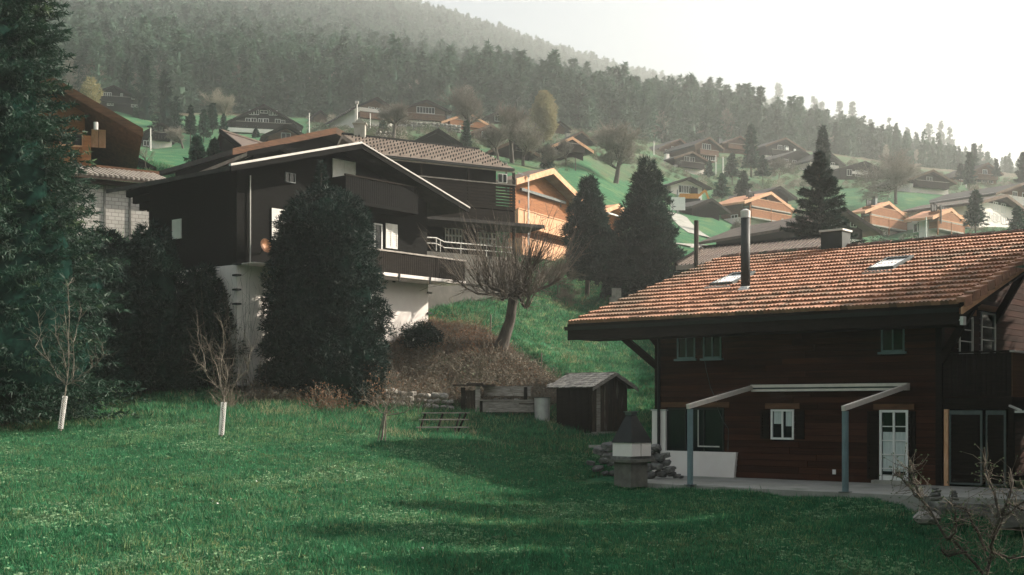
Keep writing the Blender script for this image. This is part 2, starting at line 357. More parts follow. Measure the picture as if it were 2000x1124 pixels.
# mask: woodland soil and the planted bank
PXg = CX + TX/np.maximum(TY, 1)*F; PYg = HY - TZ/np.maximum(TY, 1)*F
def inpoly(px, py, poly):
    poly = np.array(poly, float); px = np.asarray(px); py = np.asarray(py); c = np.zeros(px.shape, bool); j = len(poly)-1
    for i in range(len(poly)):
        xi, yi = poly[i]; xj, yj = poly[j]
        cnd = ((yi > py) != (yj > py)) & (px < (xj-xi)*(py-yi)/(yj-yi+1e-12)+xi); c ^= cnd; j = i
    return c
BANK = [(500,790),(500,690),(560,650),(700,640),(830,636),(930,650),(1000,700),(1075,745),(1090,785),(1010,795),(900,790),(800,785),(690,780)]
EDGE_PX = np.array([-400,0,150,300,450,700,1000,1150,1300,1450,1600,1800,1950,2300]); EDGE_D = np.array([235,235,255,262,272,275,285,290,310,320,330,345,360,400])
wmask = (((RR > np.interp(PXg, EDGE_PX, EDGE_D)) & (TY > 0)) | (RR > 500)).astype(float)
bank = inpoly(PXg, PYg, BANK) & (TY > 0) & (RR < 75)
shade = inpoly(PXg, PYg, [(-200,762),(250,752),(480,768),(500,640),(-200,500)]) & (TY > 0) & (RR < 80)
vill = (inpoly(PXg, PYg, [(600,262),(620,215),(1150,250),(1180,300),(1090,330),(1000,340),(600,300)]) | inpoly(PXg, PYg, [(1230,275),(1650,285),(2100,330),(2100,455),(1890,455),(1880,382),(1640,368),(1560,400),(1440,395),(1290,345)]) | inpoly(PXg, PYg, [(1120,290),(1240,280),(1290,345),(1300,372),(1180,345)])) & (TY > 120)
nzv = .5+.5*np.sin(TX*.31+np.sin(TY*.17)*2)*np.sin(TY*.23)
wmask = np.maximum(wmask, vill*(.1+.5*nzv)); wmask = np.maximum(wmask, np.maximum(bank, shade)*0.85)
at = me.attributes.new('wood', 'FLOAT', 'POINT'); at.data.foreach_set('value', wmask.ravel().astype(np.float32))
ground = ob('ground', me); tag(ground, kind='structure')
# close the sheet under the camera
cv = [(0, 0, -2.5)] + [tuple(V[i]) for i in range(na-1)]
mb = MB(); mb.add(cv, [(0, 1+i, 1+(i+1) % (na-1)) for i in range(na-1)]); o = mb.build('lawn', gm); tag(o, kind='structure')
o.location.z = -.01

# ------------------------------------------------------------------ scatter by geometry nodes (only for what nobody could count)
def scatter(name, pts, scl, rot, pick, sources, label_kind='stuff', tilt=None, label=None):
    c = bpy.data.collections.new(name+'_sources')
    for i, s_ in enumerate(sources):
        o = bpy.data.objects.new('%s_%02d' % (s_.name, i), s_); c.objects.link(o)
    me = bpy.data.meshes.new(name); me.vertices.add(len(pts)); me.vertices.foreach_set('co', np.asarray(pts, np.float32).ravel())
    a = me.attributes.new('scl', 'FLOAT_VECTOR', 'POINT'); a.data.foreach_set('vector', np.asarray(scl, np.float32).ravel())
    a = me.attributes.new('rot', 'FLOAT_VECTOR', 'POINT'); a.data.foreach_set('vector', np.asarray(rot, np.float32).ravel())
    a = me.attributes.new('pick', 'INT', 'POINT'); a.data.foreach_set('value', np.asarray(pick, np.int32).ravel())
    o = ob(name, me); o['kind'] = 'stuff'
    if label: o['label'] = label
    g = bpy.data.node_groups.new(name, 'GeometryNodeTree')
    g.interface.new_socket('Geometry', in_out='INPUT', socket_type='NodeSocketGeometry'); g.interface.new_socket('Geometry', in_out='OUTPUT', socket_type='NodeSocketGeometry')
    gi = g.nodes.new('NodeGroupInput'); go = g.nodes.new('NodeGroupOutput'); ip = g.nodes.new('GeometryNodeInstanceOnPoints')
    ci = g.nodes.new('GeometryNodeCollectionInfo'); ci.inputs['Collection'].default_value = c; ci.inputs['Separate Children'].default_value = True; ci.inputs['Reset Children'].default_value = True
    def att(nm, ty):
        n = g.nodes.new('GeometryNodeInputNamedAttribute'); n.data_type = ty; n.inputs['Name'].default_value = nm; return n.outputs['Attribute']
    er = g.nodes.new('FunctionNodeEulerToRotation')
    g.links.new(gi.outputs[0], ip.inputs['Points']); g.links.new(ci.outputs[0], ip.inputs['Instance']); ip.inputs['Pick Instance'].default_value = True
    g.links.new(att('pick', 'INT'), ip.inputs['Instance Index']); g.links.new(att('scl', 'FLOAT_VECTOR'), ip.inputs['Scale'])
    g.links.new(att('rot', 'FLOAT_VECTOR'), er.inputs[0]); g.links.new(er.outputs[0], ip.inputs['Rotation'])
    g.links.new(ip.outputs[0], go.inputs[0])
    md = o.modifiers.new('scatter', 'NODES'); md.node_group = g
    return o

# ------------------------------------------------------------------ vegetation meshes
def cards(p, d, L, wd, rs, bend=.0):
    """one narrow triangle per point: base p, direction d, length L, width wd"""
    n = len(p); rv = rs.normal(size=(n, 3)); sd_ = np.cross(d, rv); sd_ /= np.linalg.norm(sd_, axis=1)[:,None]+1e-9
    a = p - sd_*wd[:,None]/2; b = p + sd_*wd[:,None]/2; c = p + d*L[:,None]
    V = np.stack([a, b, c], 1).reshape(-1, 3); return V
def segs_mesh(segs, n=3):
    """segs: array (m,8) p0 p1 r0 r1 -> tri-sided tubes"""
    s = np.asarray(segs, float); p0 = s[:,0:3]; p1 = s[:,3:6]; r0 = s[:,6]; r1 = s[:,7]
    d = p1-p0; d /= np.linalg.norm(d, axis=1)[:,None]+1e-9
    ref = np.where(np.abs(d[:,2:3]) > .9, np.array([[1.,0,0]]), np.array([[0,0,1.]])); a = np.cross(d, ref); a /= np.linalg.norm(a, axis=1)[:,None]; b = np.cross(d, a)
    m = len(s); V = np.empty((m, 2*n, 3))
    for k in range(n):
        t = 2*math.pi*k/n; o_ = a*math.cos(t)+b*math.sin(t); V[:,k] = p0+o_*r0[:,None]; V[:,n+k] = p1+o_*r1[:,None]
    F_ = []; base = np.arange(m)*2*n
    for k in range(n): q = (k+1) % n; F_.append(np.stack([base+k, base+q, base+n+q, base+n+k], -1))
    return V.reshape(-1, 3), np.concatenate(F_)

def conifer_crown(h, r, seed, nb, per, cl, cw, base=.08, droop=.35, power=.8, tuft=.5, lump=.25):
    """whorled branches with hanging needle sprays; returns tri-soup verts"""
    rs = np.random.default_rng(seed)
    hf = base + (1-base)*(rs.random(nb)**1.15); az = rs.random(nb)*2*math.pi
    lobes = 1+lump*np.sin(az*3+seed)*np.sin(hf*14+seed*2)+lump*.6*np.sin(az*5+hf*23)
    L = r*(1-hf)**power*(.72+.38*rs.random(nb))*lobes + .02*h*.3
    t = rs.random((nb, per))**.6
    dirx = np.cos(az); diry = np.sin(az)
    up0 = .25+.5*hf
    x = dirx[:,None]*L[:,None]*t; y = diry[:,None]*L[:,None]*t
    z = (hf*h)[:,None] + L[:,None]*(up0[:,None]*t*.5 - droop*(t**2)*(1-hf[:,None]*.6)) + .12*L[:,None]*t*t*t
    sidew = (rs.random((nb, per))-.5)*L[:,None]*.32*(1-t*.6)
    x = x - diry[:,None]*sidew; y = y + dirx[:,None]*sidew; z = z - np.abs(sidew)*.35
    p = np.stack([x, y, z], -1).reshape(-1, 3); n = len(p)
    d = np.stack([np.broadcast_to(dirx[:,None], x.shape), np.broadcast_to(diry[:,None], x.shape), np.full(x.shape, -.15)], -1).reshape(-1, 3)
    d = d + rs.normal(size=(n, 3))*tuft; d /= np.linalg.norm(d, axis=1)[:,None]
    s = (.6+.8*rs.random(n)); return cards(p, d, cl*s, cw*s, rs)

def shell_crown(prof, h, n, seed, cl, cw, depth=.35, lump=.18, z0=0, up=.35, ecc=1.0):
    rs = np.random.default_rng(seed)
    zf = rs.random(n*2); rr = prof(zf); keep = rs.random(n*2) < rr/ rr.max(); zf = zf[keep][:n]; n = len(zf)
    az = rs.random(n)*2*math.pi; rr = prof(zf)
    lobes = 1+lump*(np.sin(az*3+zf*9+seed)*.5+np.sin(az*7-zf*21+seed*3)*.35+np.sin(az*13+zf*37)*.25)
    q = 1-depth*rs.random(n)**2.2; rad_ = rr*lobes*q
    p = np.stack([np.cos(az)*rad_, np.sin(az)*rad_*ecc, z0+zf*h+rs.normal(size=n)*.02*h*0], -1)
    d = np.stack([np.cos(az), np.sin(az), np.full(n, up)], -1)+rs.normal(size=(n, 3))*.55; d /= np.linalg.norm(d, axis=1)[:,None]
    s = .5+.9*rs.random(n); return cards(p, d, cl*s, cw*s, rs)
def clump_crown(prof, h, ncl, per, seed, cl, cw, size=.35, lump=.15, up=.4, ecc=1.0, inner=.25):
    rs = np.random.default_rng(seed); zf = rs.random(ncl*3); rr = prof(zf); keep = rs.random(ncl*3) < (rr+.12*rr.max())/(1.12*rr.max()); zf = zf[keep][:ncl]; n = len(zf); az = rs.random(n)*2*math.pi
    lobes = 1+lump*(np.sin(az*3+zf*9+seed)*.6+np.sin(az*5-zf*19+seed*3)*.4)
    r_ = prof(zf)*lobes*(1-inner*rs.random(n)**1.5)*rs.uniform(.88,1.10,n)
    c = np.stack([np.cos(az)*r_, np.sin(az)*r_*ecc, zf*h], -1); sz = size*rs.uniform(.6,1.35,n)
    o = rs.normal(size=(n, per, 3)); o /= np.linalg.norm(o, axis=2)[:,:,None]
    outw = np.stack([np.cos(az), np.sin(az)*ecc, np.full(n, up)], -1); o = o + outw[:,None,:]*.9; o /= np.linalg.norm(o, axis=2)[:,:,None]
    p = c[:,None,:] + o*(sz[:,None]*rs.random((n, per))**.5)[:,:,None]*np.array([1,1,.9]); p = p.reshape(-1, 3); d = o.reshape(-1, 3)+rs.normal(size=(n*per,3))*.35; d /= np.linalg.norm(d, axis=1)[:,None]
    s = .6+.8*rs.random(len(p)); return cards(p, d, cl*s, cw*s, rs)
def core_mesh(prof, h, z0, k=.8, seed=0, nz=18, naz=20, lump=.12, ecc=1.0):
    zs = np.linspace(0, 1, nz); az = np.arange(naz)/naz*2*math.pi; Z, A = np.meshgrid(zs, az, indexing='ij')
    rr = prof(Z)*k*(1+lump*(np.sin(A*3+Z*9+seed)*.5+np.sin(A*7-Z*21+seed*3)*.5)); rr[0] *= .3; rr[-1] = .01
    V = np.stack([np.cos(A)*rr, np.sin(A)*rr*ecc, z0+Z*h*.97], -1).reshape(-1, 3); i = np.arange(nz*naz).reshape(nz, naz)
    j = np.roll(i, -1, axis=1); T = np.stack([i[:-1], j[:-1], j[1:], i[1:]], -1).reshape(-1, 4); return V, T

def tree_of(name, loc, h, crownV, crown_m, trunk_pts, trunk_r, label, group=None, core=None, cat='tree', bark=None, trunk=True):
    t = empty(name, loc); tag(t, label, cat, group)
    ob('crown', npmesh('crown', crownV, np.arange(len(crownV)).reshape(-1, 3), crown_m), t)
    if core is not None:
        ob('inner_foliage', npmesh('inner_foliage', core[0], core[1], core_m, smooth=True), t)
    if trunk: MB().tube(trunk_pts, trunk_r, 8).build('trunk', bark or bark_m, t, smooth=True)
    return t

def bare_segs(seed, h, spread, levels=4, kids=4, r0=.16, trunk_h=.28, up=.35, jitter=.35, shrink=.66, lean=(0,0)):
    rs = np.random.default_rng(seed); out = []
    def go(p, d, L, r, lv):
        n = 3; q = p
        for i in range(n):
            d = d + rs.normal(size=3)*jitter*.25 + np.array([0, 0, up*.12]); d /= np.linalg.norm(d)
            q2 = q + d*L/n; ra = r*(1-.35*i/n); rb = r*(1-.35*(i+1)/n); out.append((*q, *q2, ra, rb)); q = q2
            if lv > 0 and (i > 0 or lv < levels):
                for k in range(kids if i == n-1 else max(1, kids//2)):
                    dd = d + rs.normal(size=3)*spread; dd[2] = dd[2]*.7+up*.6; dd /= np.linalg.norm(dd)
                    go(q, dd, L*shrink*(.7+.5*rs.random()), rb*.68, lv-1)
    d0 = np.array([lean[0], lean[1], 1.0]); d0 /= np.linalg.norm(d0)
    go(np.zeros(3), d0, h*trunk_h, r0, levels)
    a = np.array(out); top = a[:,5].max(); a[:,0:6] *= h/top; return a
def bare_tree(name, loc, h, seed, label, m=None, tw=None, group=None, cat='tree', **k):
    a = bare_segs(seed, h, k.pop('spread', .75), **k); t = empty(name, loc); tag(t, label, cat, group)
    rt = a[:,6] > a[:,6].max()*.30; 
    for nm, sel in (('trunk', rt), ('twigs', ~rt)):
        if sel.sum() == 0: continue
        V_, T_ = segs_mesh(a[sel], 5 if nm == 'trunk' else 3); ob(nm, npmesh(nm, V_, T_, (m or bark_m) if nm == 'trunk' else (m or tw or twig_m)), t)
    return t

# ------------------------------------------------------------------ house builder
class House:
    """local frame: x along the gable front, y into the house, z up; gable front faces -y"""
    def __init__(s, name, label, ap, L, Rr_, d, theta, base, D=9.0, back=None, ovf=1.0, ove=1.1, wall=dark_wood, roof=roof_dark, verge=verge_dull,
                 plinth=None, plinth_m=None, t=.22, cat='house', group=None, makeroof=True, pad=True, rafters=False, wallback=None):
        th = R(theta); ex = Vector((math.cos(th), math.sin(th), 0)); ey = Vector((-math.sin(th), math.cos(th), 0)); s.ex, s.ey = ex, ey
        A = P(ap[0], ap[1], d)
        def along(px, e, B, sgn): tx = (px-CX)/F; return (B.x-tx*B.y)/(sgn*-1*(e.x-tx*e.y)) if False else abs((B.x-tx*B.y)/(e.x-tx*e.y))
        tL = along(L[0], ex, A, -1); tR = along(Rr_[0], ex, A, 1)
        zL = (HY-L[1])/F*(A.y-tL*ex.y); zR = (HY-Rr_[1])/F*(A.y+tR*ex.y)
        hw = (tL+tR)/2; pitch = ((A.z-zL)/tL+(A.z-zR)/tR)/2
        if abs(tL-tR)/hw > .5: pitch = max(.25, min(pitch, .6))
        s.pitch = pitch = max(.2, min(.75, pitch)); s.W = W = 2*(hw-ove); s.ove, s.ovf, s.t = ove, ovf, t
        if back is not None:
            Lp = A - ex*hw; tx = (back-CX)/F; D = abs((Lp.x-tx*Lp.y)/(ey.x-tx*ey.y)) - ovf*2
        s.D = D
        O = A - ex*(W/2) + ey*ovf                     # facade left corner, at apex height
        dc = O.y + ex.y*W/2
        zb = (HY-base)/F*dc
        s.H = (A.z - zb) - pitch*(W/2) - t*1.0; s.O = Vector((O.x, O.y, zb))
        s.root = empty(name, s.O, th); tag(s.root, label, cat, group)
        if pad: 
            c_ = s.O + ex*W/2 + ey*.5; ctrl_post.append((c_.x, c_.y, zb))
        H = s.H; ph = plinth or 0
        if wall is not None:
            poly = [(0, ph if ph else -3), (W, ph if ph else -3), (W, H), (W/2, H+pitch*W/2-.02), (0, H)]
            Dw = s.left(wallback, base)[0] if wallback else D
            MB().prism(poly, 0, Dw, 'y').build('wall', wall, s.root)
            if ph: MB().box(-.04, W+.04, -.04, Dw, -3, ph).build('plinth', plinth_m or white_wall, s.root)
        if makeroof: s.roof_slabs(roof, verge)
    def roof_slabs(s, roof, verge):
        W, H, p, t = s.W, s.H, s.pitch, s.t; e = s.ove; y0, y1 = -s.ovf, s.D+s.ovf
        zE = H - p*e
        rf = MB(); rf.prism([(-e, zE), (W/2, H+p*W/2), (W/2, H+p*W/2+t), (-e, zE+t)], y0, y1, 'y')
        rf.prism([(W+e, zE), (W+e, zE+t), (W/2+.003, H+p*W/2+t), (W/2+.003, H+p*W/2)], y0, y1, 'y')
        s.roof_o = rf.build('roof', roof, s.root)
        for sg in (0, 1):
            xa, xb = (-e-.05, W/2) if sg == 0 else (W+e+.05, W/2+.004)
            za = H-p*(e+.05)
            MB().prism([(xa, za-.06), (xb, H+p*W/2-.06), (xb, H+p*W/2+t+.05), (xa, za+t+.05)], y0-.06, y0-.003, 'y').build('verge_board', verge, s.root)
    # pixel -> local on the front plane (offset c in front of it) or on the left wall
    def front(s, px, py, c=0.0):
        B = s.O - s.ey*c; tx = (px-CX)/F; a = (tx*B.y-B.x)/(s.ex.x-tx*s.ex.y); Y = B.y+s.ex.y*a
        return a, (HY-py)/F*Y - s.O.z
    def left(s, px, py, c=0.0):
        B = s.O - s.ex*c; tx = (px-CX)/F; a = (tx*B.y-B.x)/(s.ey.x-tx*s.ey.y); Y = B.y+s.ey.y*a
        return a, (HY-py)/F*Y - s.O.z
    def pos(s, face, a, b, c):
        if face == 'f': return (a, -c, b)
        if face == 'l': return (-c, a, b)
        return (s.W+c, a, b)
    def fbox(s, mb, face, a0, a1, b0, b1, c0, c1):
        p = s.pos(face, a0, b0, c0); q = s.pos(face, a1, b1, c1); mb.box(p[0], q[0], p[1], q[1], p[2], q[2]); return mb
    def rect(s, face, r, c=0.0):
        f = s.front if face == 'f' else s.left
        m = ((r[0]+r[2])/2, (r[1]+r[3])/2)
        a0, _ = f(r[0], m[1], c); a1, _ = f(r[2], m[1], c); _, b1 = f(m[0], r[1], c); _, b0 = f(m[0], r[3], c)
        if a1 < a0: a0, a1 = a1, a0
        return a0, a1, b0, b1
    def window(s, face, r, frame=white_paint, pane=glass_dark, cols=2, rows=1, name='window', bar=.07, c=0.0, local=False):
        a0, a1, b0, b1 = r if local else s.rect(face, r)
        fr = MB(); o = 0.03+c; q = .08+c
        s.fbox(fr, face, a0-bar, a0, b0-bar, b1+bar, c, q); s.fbox(fr, face, a1, a1+bar, b0-bar, b1+bar, c, q)
        s.fbox(fr, face, a0, a1, b0-bar, b0, c, q+.03); s.fbox(fr, face, a0, a1, b1, b1+bar, c, q)
        for i in range(1, cols):
            x = a0+(a1-a0)*i/cols; s.fbox(fr, face, x-bar*.45, x+bar*.45, b0, b1, c, q-.01)
        for i in range(1, rows):
            z = b0+(b1-b0)*i/rows; s.fbox(fr, face, a0, a1, z-.015, z+.015, c, q-.02)
        w_ = fr.build(name, frame, s.root)
        pn = MB(); s.fbox(pn, face, a0, a1, b0, b1, c, o); pn.build('pane', pane, w_)
        return w_
    def shutter(s, face, r, m=shutter_white, leaves=2, c=0.02, local=False, slats=12):
        a0, a1, b0, b1 = r if local else s.rect(face, r)
        for k in range(leaves):
            x0 = a0+(a1-a0)*k/leaves+.012; x1 = a0+(a1-a0)*(k+1)/leaves-.012; f = MB()
            for (u0, u1, v0, v1) in ((x0, x0+.06, b0, b1), (x1-.06, x1, b0, b1), (x0+.06, x1-.06, b0, b0+.08), (x0+.06, x1-.06, b1-.08, b1)): s.fbox(f, face, u0, u1, v0, v1, c, c+.05)
            s.fbox(f, face, x0+.06, x1-.06, b0+.08, b1-.08, c, c+.012)
            sh = f.build('shutter', m, s.root)
            nsl = slats; hh = (b1-b0-.16)/nsl
            for i in range(nsl):
                z = b0+.08+hh*i
                q = MB(); s.fbox(q, face, x0+.06, x1-.06, z+hh*.12, z+hh*.88, c+.014, c+.036); q.build('slat', m, sh)
    def balcony(s, face, r, depth=1.2, m=None, rail=None, hgt=None, gap=.0, slat=.14, name='balcony', floor=True, slab_m=None, top=True):
        m = m or s_default
        a0, a1, b0, b1 = r
        mb = MB(); n = max(2, int((a1-a0)/slat)); st = (a1-a0)/n
        for i in range(n): s.fbox(mb, face, a0+st*i+.008, a0+st*(i+1)-.008, b0, b1-.06, depth-.03, depth)
        for sd_ in (a0, a1-.03):
            s.fbox(mb, face, sd_, sd_+.03, b0, b1-.06, 0.0, depth-.035)
        par = mb.build(name, m, s.root); par['kind'] = 'stuff'
        rl = MB(); s.fbox(rl, face, a0-.04, a1+.04, b1-.055, b1+.02, depth-.07, depth+.05); rl.build('handrail', rail or m, s.root)
        if floor:
            fb = MB(); s.fbox(fb, face, a0, a1, b0-.16, b0-.003, 0.0, depth+.02); fb.build('balcony_floor', slab_m or m, s.root)
    def chimney(s, x, y, w_=.7, h=1.2, m=concrete, cap=True):
        z = s.H+s.pitch*(min(x, s.W-x)) 
        mb = MB().box(x-w_/2, x+w_/2, y-w_/2, y+w_/2, z-.3, z+s.t+h); c = mb.build('chimney', m, s.roof_o)
        if cap: MB().box(x-w_*.68, x+w_*.68, y-w_*.68, y+w_*.68, z+s.t+h+.12, z+s.t+h+.2).box(x-w_*.4, x+w_*.4, y-w_*.4, y+w_*.4, z+s.t+h, z+s.t+h+.12).build('chimney_cap', metal_dark, s.roof_o)
ctrl_post = []
s_default = dark_wood

# ================================================================== tiled house on the right
class Fore(House):
    def __init__(s):
        s.O = FO.copy(); s.ex, s.ey = EX, EY; s.W = 17.1; s.D = 9.5; s.pitch = .31; s.t = .16; s.ove = 1.3; s.ovf = 1.0; s.H = 5.27
        s.root = empty('tiled_house', s.O, FT); tag(s.root, 'dark reddish timber house with a clay tile roof and steel awning frame', 'house')
fh = Fore(); H, p, W = fh.H, fh.pitch, fh.W
ops = []     # openings in the eaves-side wall (a0,a1,b0,b1)
big = fh.rect('l', (1306,801,1413,882)); small = fh.rect('l', (1511,804,1549,855)); door = fh.rect('l', (1724,806,1771,943))
up1 = fh.rect('l', (1327,661,1357,698)); up2 = fh.rect('l', (1378,656,1408,697)); up3 = fh.rect('l', (1726,641,1765,684))
ops = [big, small, door, up1, up2, up3]
yc0 = fh.left(1305, 840)[0]; yc1 = fh.left(1436, 900)[0]; zt = fh.left(1300, 803)[1]; zw = fh.left(1370, 882)[1]
MB().prism([(0, -1), (W, -1), (W, H), (W/2, H+p*W/2-.03), (0, H)], 0.05, 9.5, 'y').build('wall', wall_core, fh.root)
# rendered masonry corner and plinth
MB().box(-.16, -.002, yc0, 9.62, -.4, zt).box(-.002, 1.5, 9.502, 9.62, -.4, zt).build('rendered_corner', white_wall, fh.root)
MB().box(-.18, .0, yc0-.02, 9.66, zt+.002, zt+.05).build('coping', metal_pale, fh.root)
MB().prism([(yc1, -.4), (yc0-.003, -.4), (yc0-.003, zw), (yc1-.12, zw)], -.16, -.002, 'x').build('plinth', white_wall, fh.root)
rb = 0.195
me_cache = {}
def board(a0, a1, b0, b1, face='l', c=.045):
    q = MB(); fh.fbox(q, face, a0, a1, b0+.004, b1-.008, .0, c); q.build('board', red_board if face == 'l' else red_gable, fh.root)
zr = 0.0; k = 0
while zr < 4.95:
    z0, z1 = zr, zr+rb
    iv = [(0.0, 9.5)]
    cuts = [(a-.05, b-(-.05)) for (a, b, c0, c1) in ops if c0-.06 < z1 and c1+.06 > z0+.02]
    if z1 <= zt+.05: cuts.append((yc0, 9.6))
    if z1 <= zw+.05: cuts.append((yc1, 9.6))
    for (c0, c1) in cuts:
        nv = []
        for (a, b) in iv:
            if c1 <= a or c0 >= b: nv.append((a, b)); continue
            if c0 > a: nv.append((a, c0))
            if c1 < b: nv.append((c1, b))
        iv = nv
    for (a, b) in iv:
        if b-a < .05: continue
        if b-a > 4.5:
            m_ = a+(b-a)*(.4+.2*((k*37) % 10)/10); board(a, m_-.004, z0, z1); board(m_+.004, b, z0, z1)
        else: board(a, b, z0, z1)
    zr += rb; k += 1
# gable boards
zr = 0.0
while zr < 7.6:
    a = max(.12, (zr+rb-H)/p + .1)
    gops = [fh.rect('f', (1871,622,1895,690)), fh.rect('f', (1914,615,1939,690))]
    iv = [(a, 8.6)]
    for (g0, g1, h0, h1) in gops:
        if h0-.06 < zr+rb and h1+.06 > zr:
            nv = []
            for (u, v) in iv:
                if g1+.05 <= u or g0-.05 >= v: nv.append((u, v)); continue
                if g0-.05 > u: nv.append((u, g0-.05))
                if g1+.05 < v: nv.append((g1+.05, v))
            iv = nv
    for (u, v) in iv:
        if v-u > .05: board(u, v, zr, zr+rb, 'f')
    zr += rb
MB().box(-.10, .10, -.06, .12, 0, 5.0).build('corner_post', dark_wood, fh.root)
MB().box(-.09, .0, 9.36, 9.56, zt+.06, 5.0).build('corner_post', dark_wood, fh.root)
for (r_, lo) in ((big, 1), (small, 0), (door, 0)):
    q = MB(); fh.fbox(q, 'l', r_[0]-.25, r_[1]+.25, r_[3]+.08, r_[3]+.25, .05, .085); q.build('lintel', brown_wood, fh.root)
# windows
w_ = fh.window('l', big, frame=metal_dark, cols=3, local=True, bar=.06)
q = MB(); d0, d1, _, _ = fh.rect('l', (1366,801,1408,874)); fh.fbox(q, 'l', d0, d1, big[2]+.15, big[2]+.19, .085, .11); fh.fbox(q, 'l', d1-.03, d1, big[2]+.19, big[3], .085, .11); q.build('sliding_sash', metal_pale, w_)
w_ = fh.window('l', small, frame=white_paint, local=True, bar=.06)
q = MB(); fh.fbox(q, 'l', small[0]+.03, small[0]+.34*(small[1]-small[0]), small[2]+.35, small[3], .031, .036); fh.fbox(q, 'l', small[0]+.56*(small[1]-small[0]), small[1]-.03, small[2]+.42, small[3], .031, .036); q.build('curtain', curtain_m, w_)
w_ = fh.window('l', door, frame=white_paint, local=True, rows=5, bar=.07, name='glazed_door')
q = MB(); dz = (door[3]-door[2]); fh.fbox(q, 'l', door[0]+.02, door[1]-.02, door[2]+dz*.16, door[2]+dz*.72, .031, .036); q.build('curtain', curtain_m, w_)
q = MB(); fh.fbox(q, 'l', door[0]+.02, door[1]-.02, door[2], door[2]+.22, .034, .06); q.build('door_panel', white_paint, w_)
q = MB(); fh.fbox(q, 'l', door[0]-.2, door[1]+.2, -.02, .10, .0, .35); q.build('door_step', concrete, fh.root)
for u in (up1, up2, up3):
    fh.window('l', u, frame=post_blue, local=True, bar=.05)
    q = MB(); fh.fbox(q, 'l', u[0]-.12, u[1]+.12, u[2]-.12, u[2]-.055, .0, .16); q.build('sill', post_blue, fh.root)
for r_ in ((small[0]-.42, small[0]-.10, small[2]-.04, small[3]+.04), (small[1]+.10, small[1]+.42, small[2]-.04, small[3]+.04),
           (door[0]-.30, door[0]-.10, .12, door[3]+.04), (door[1]+.10, door[1]+.45, .12, door[3]+.04)):
    fh.shutter('l', r_, m=dark_wood, leaves=1, c=.05, local=True, slats=8)
for r_ in gops:
    fh.window('f', r_, frame=white_paint, local=True, cols=1, rows=3, bar=.055)
    q = MB(); fh.fbox(q, 'f', r_[0]-.3, r_[1]+.3, r_[3]+.1, r_[3]+.28, .05, .08); q.build('lintel', orange_wood, fh.root)
so = fh.left(1631, 922); q = MB(); fh.fbox(q, 'l', so[0]-.05, so[0]+.05, so[1]-.07, so[1]+.07, .046, .08); q.build('socket_box', white_paint, fh.root)
so = fh.left(1290, 721); q = MB(); fh.fbox(q, 'l', so[0]-.03, so[0]+.03, so[1]-.05, so[1]+.05, .046, .12); q.build('wall_lamp', white_paint, fh.root)
c0 = [fh.left(x, y) for (x, y) in ((1372,665),(1381,720),(1390,757),(1398,775),(1405,800),(1414,822),(1425,838),(1424,880))]
MB().tube([fh.pos('l', a, b, .07) for a, b in c0], .012, 5).build('cable', metal_grey, fh.root)
pp = fh.left(1294, 800)[0]
MB().tube([(-.23, pp, 4.5), (-.23, pp, .05)], .05, 8).build('downpipe', metal_dark, fh.root)
# roof deck, soffit, fascia, gutter
yR0, yR1 = -1.02, 12.25; e = fh.ove; zE = H-p*e
MB().prism([(-e, zE), (W/2, H+p*W/2), (W+e, zE), (W+e, zE+.12), (W/2, H+p*W/2+.12), (-e, zE+.12)], yR0, yR1, 'y').build('roof_deck', dark_wood, fh.root)
MB().box(-e-.05, -e-.002, yR0+.02, yR1-.05, zE-.42, zE+.10).build('fascia', dark_wood, fh.root)
MB().box(-e, -.05, yR0+.3, yR1-.4, zE-.42, zE-.36).build('soffit', dark_wood, fh.root)
gt = MB(); gt.prism([(-e-.18, zE+.02), (-e-.06, zE+.02), (-e-.06, zE-.09), (-e-.15, zE-.10)], yR0, yR1, 'y'); gt.build('gutter', metal_dark, fh.root)
for xb in (0.0, W*.25, W*.5):
    zb = H+p*min(xb, W-xb)-.28
    MB().box(xb-.1, xb+.1, 9.5, 12.0, zb, zb+.24).box(xb-.1, xb+.1, -.95, .05, zb, zb+.24).build('purlin', dark_wood, fh.root)
    MB().beam((xb, 9.5, zb-1.45), (xb, 11.5, zb+.02), .18, .2).beam((xb, 9.5, zb-.55), (xb, 10.6, zb-.42+.1), .12, .12).beam((xb, 9.5, zb-.75), (xb, 10.2, zb+.0), .12, .14).build('roof_brace', dark_wood, fh.root)
    MB().beam((xb, 0, zb-1.5), (xb, -.9, zb+.02), .16, .2).build('roof_brace', dark_wood, fh.root)
# clay tiles
nrm = math.sqrt(1+p*p); US = Vector((1, 0, p))/nrm; UN = Vector((-p, 0, 1))/nrm
slope_len = (W/2+e)*nrm; NR = 17; ex_ = slope_len/NR; NC = 54; tw = (yR1-yR0-.1)/NC
def tile_mesh(seed):
    V_ = []; F_ = []; n = 8; Lr = ex_+.05; r_ = random.Random(seed)
    def hh(u):
        return .010+.042*abs(math.sin(2*math.pi*u))**1.3
    for j, (s_, lift, th) in enumerate(((-.02, .098, 0), (Lr, .006, 0))):
        for i in range(n+1): u = i/n; V_.append((u*tw*1.01, s_+(.010*math.sin(u*12+seed) if j == 0 else 0), lift+hh(u)))
    for i in range(n+1): u = i/n; V_.append((u*tw*1.01, .01, .005))
    for i in range(n):
        F_.append((i, i+1, n+2+i, n+1+i)); F_.append((2*n+2+i, 2*n+3+i, i+1, i))
    F_.append((0, n+1, 2*n+2)); F_.append((n, 3*n+2, 2*n+1))
    m_ = bpy.data.meshes.new('roof_tile'); m_.from_pydata(V_, [], F_); m_.materials.append(tile_m); return m_, np.array(V_), F_
TM = [tile_mesh(i) for i in range(4)]
B3 = Matrix((Vector((0,-1,0)), US, UN)).transposed()      # tile x -> -y (house), tile y -> up the slope
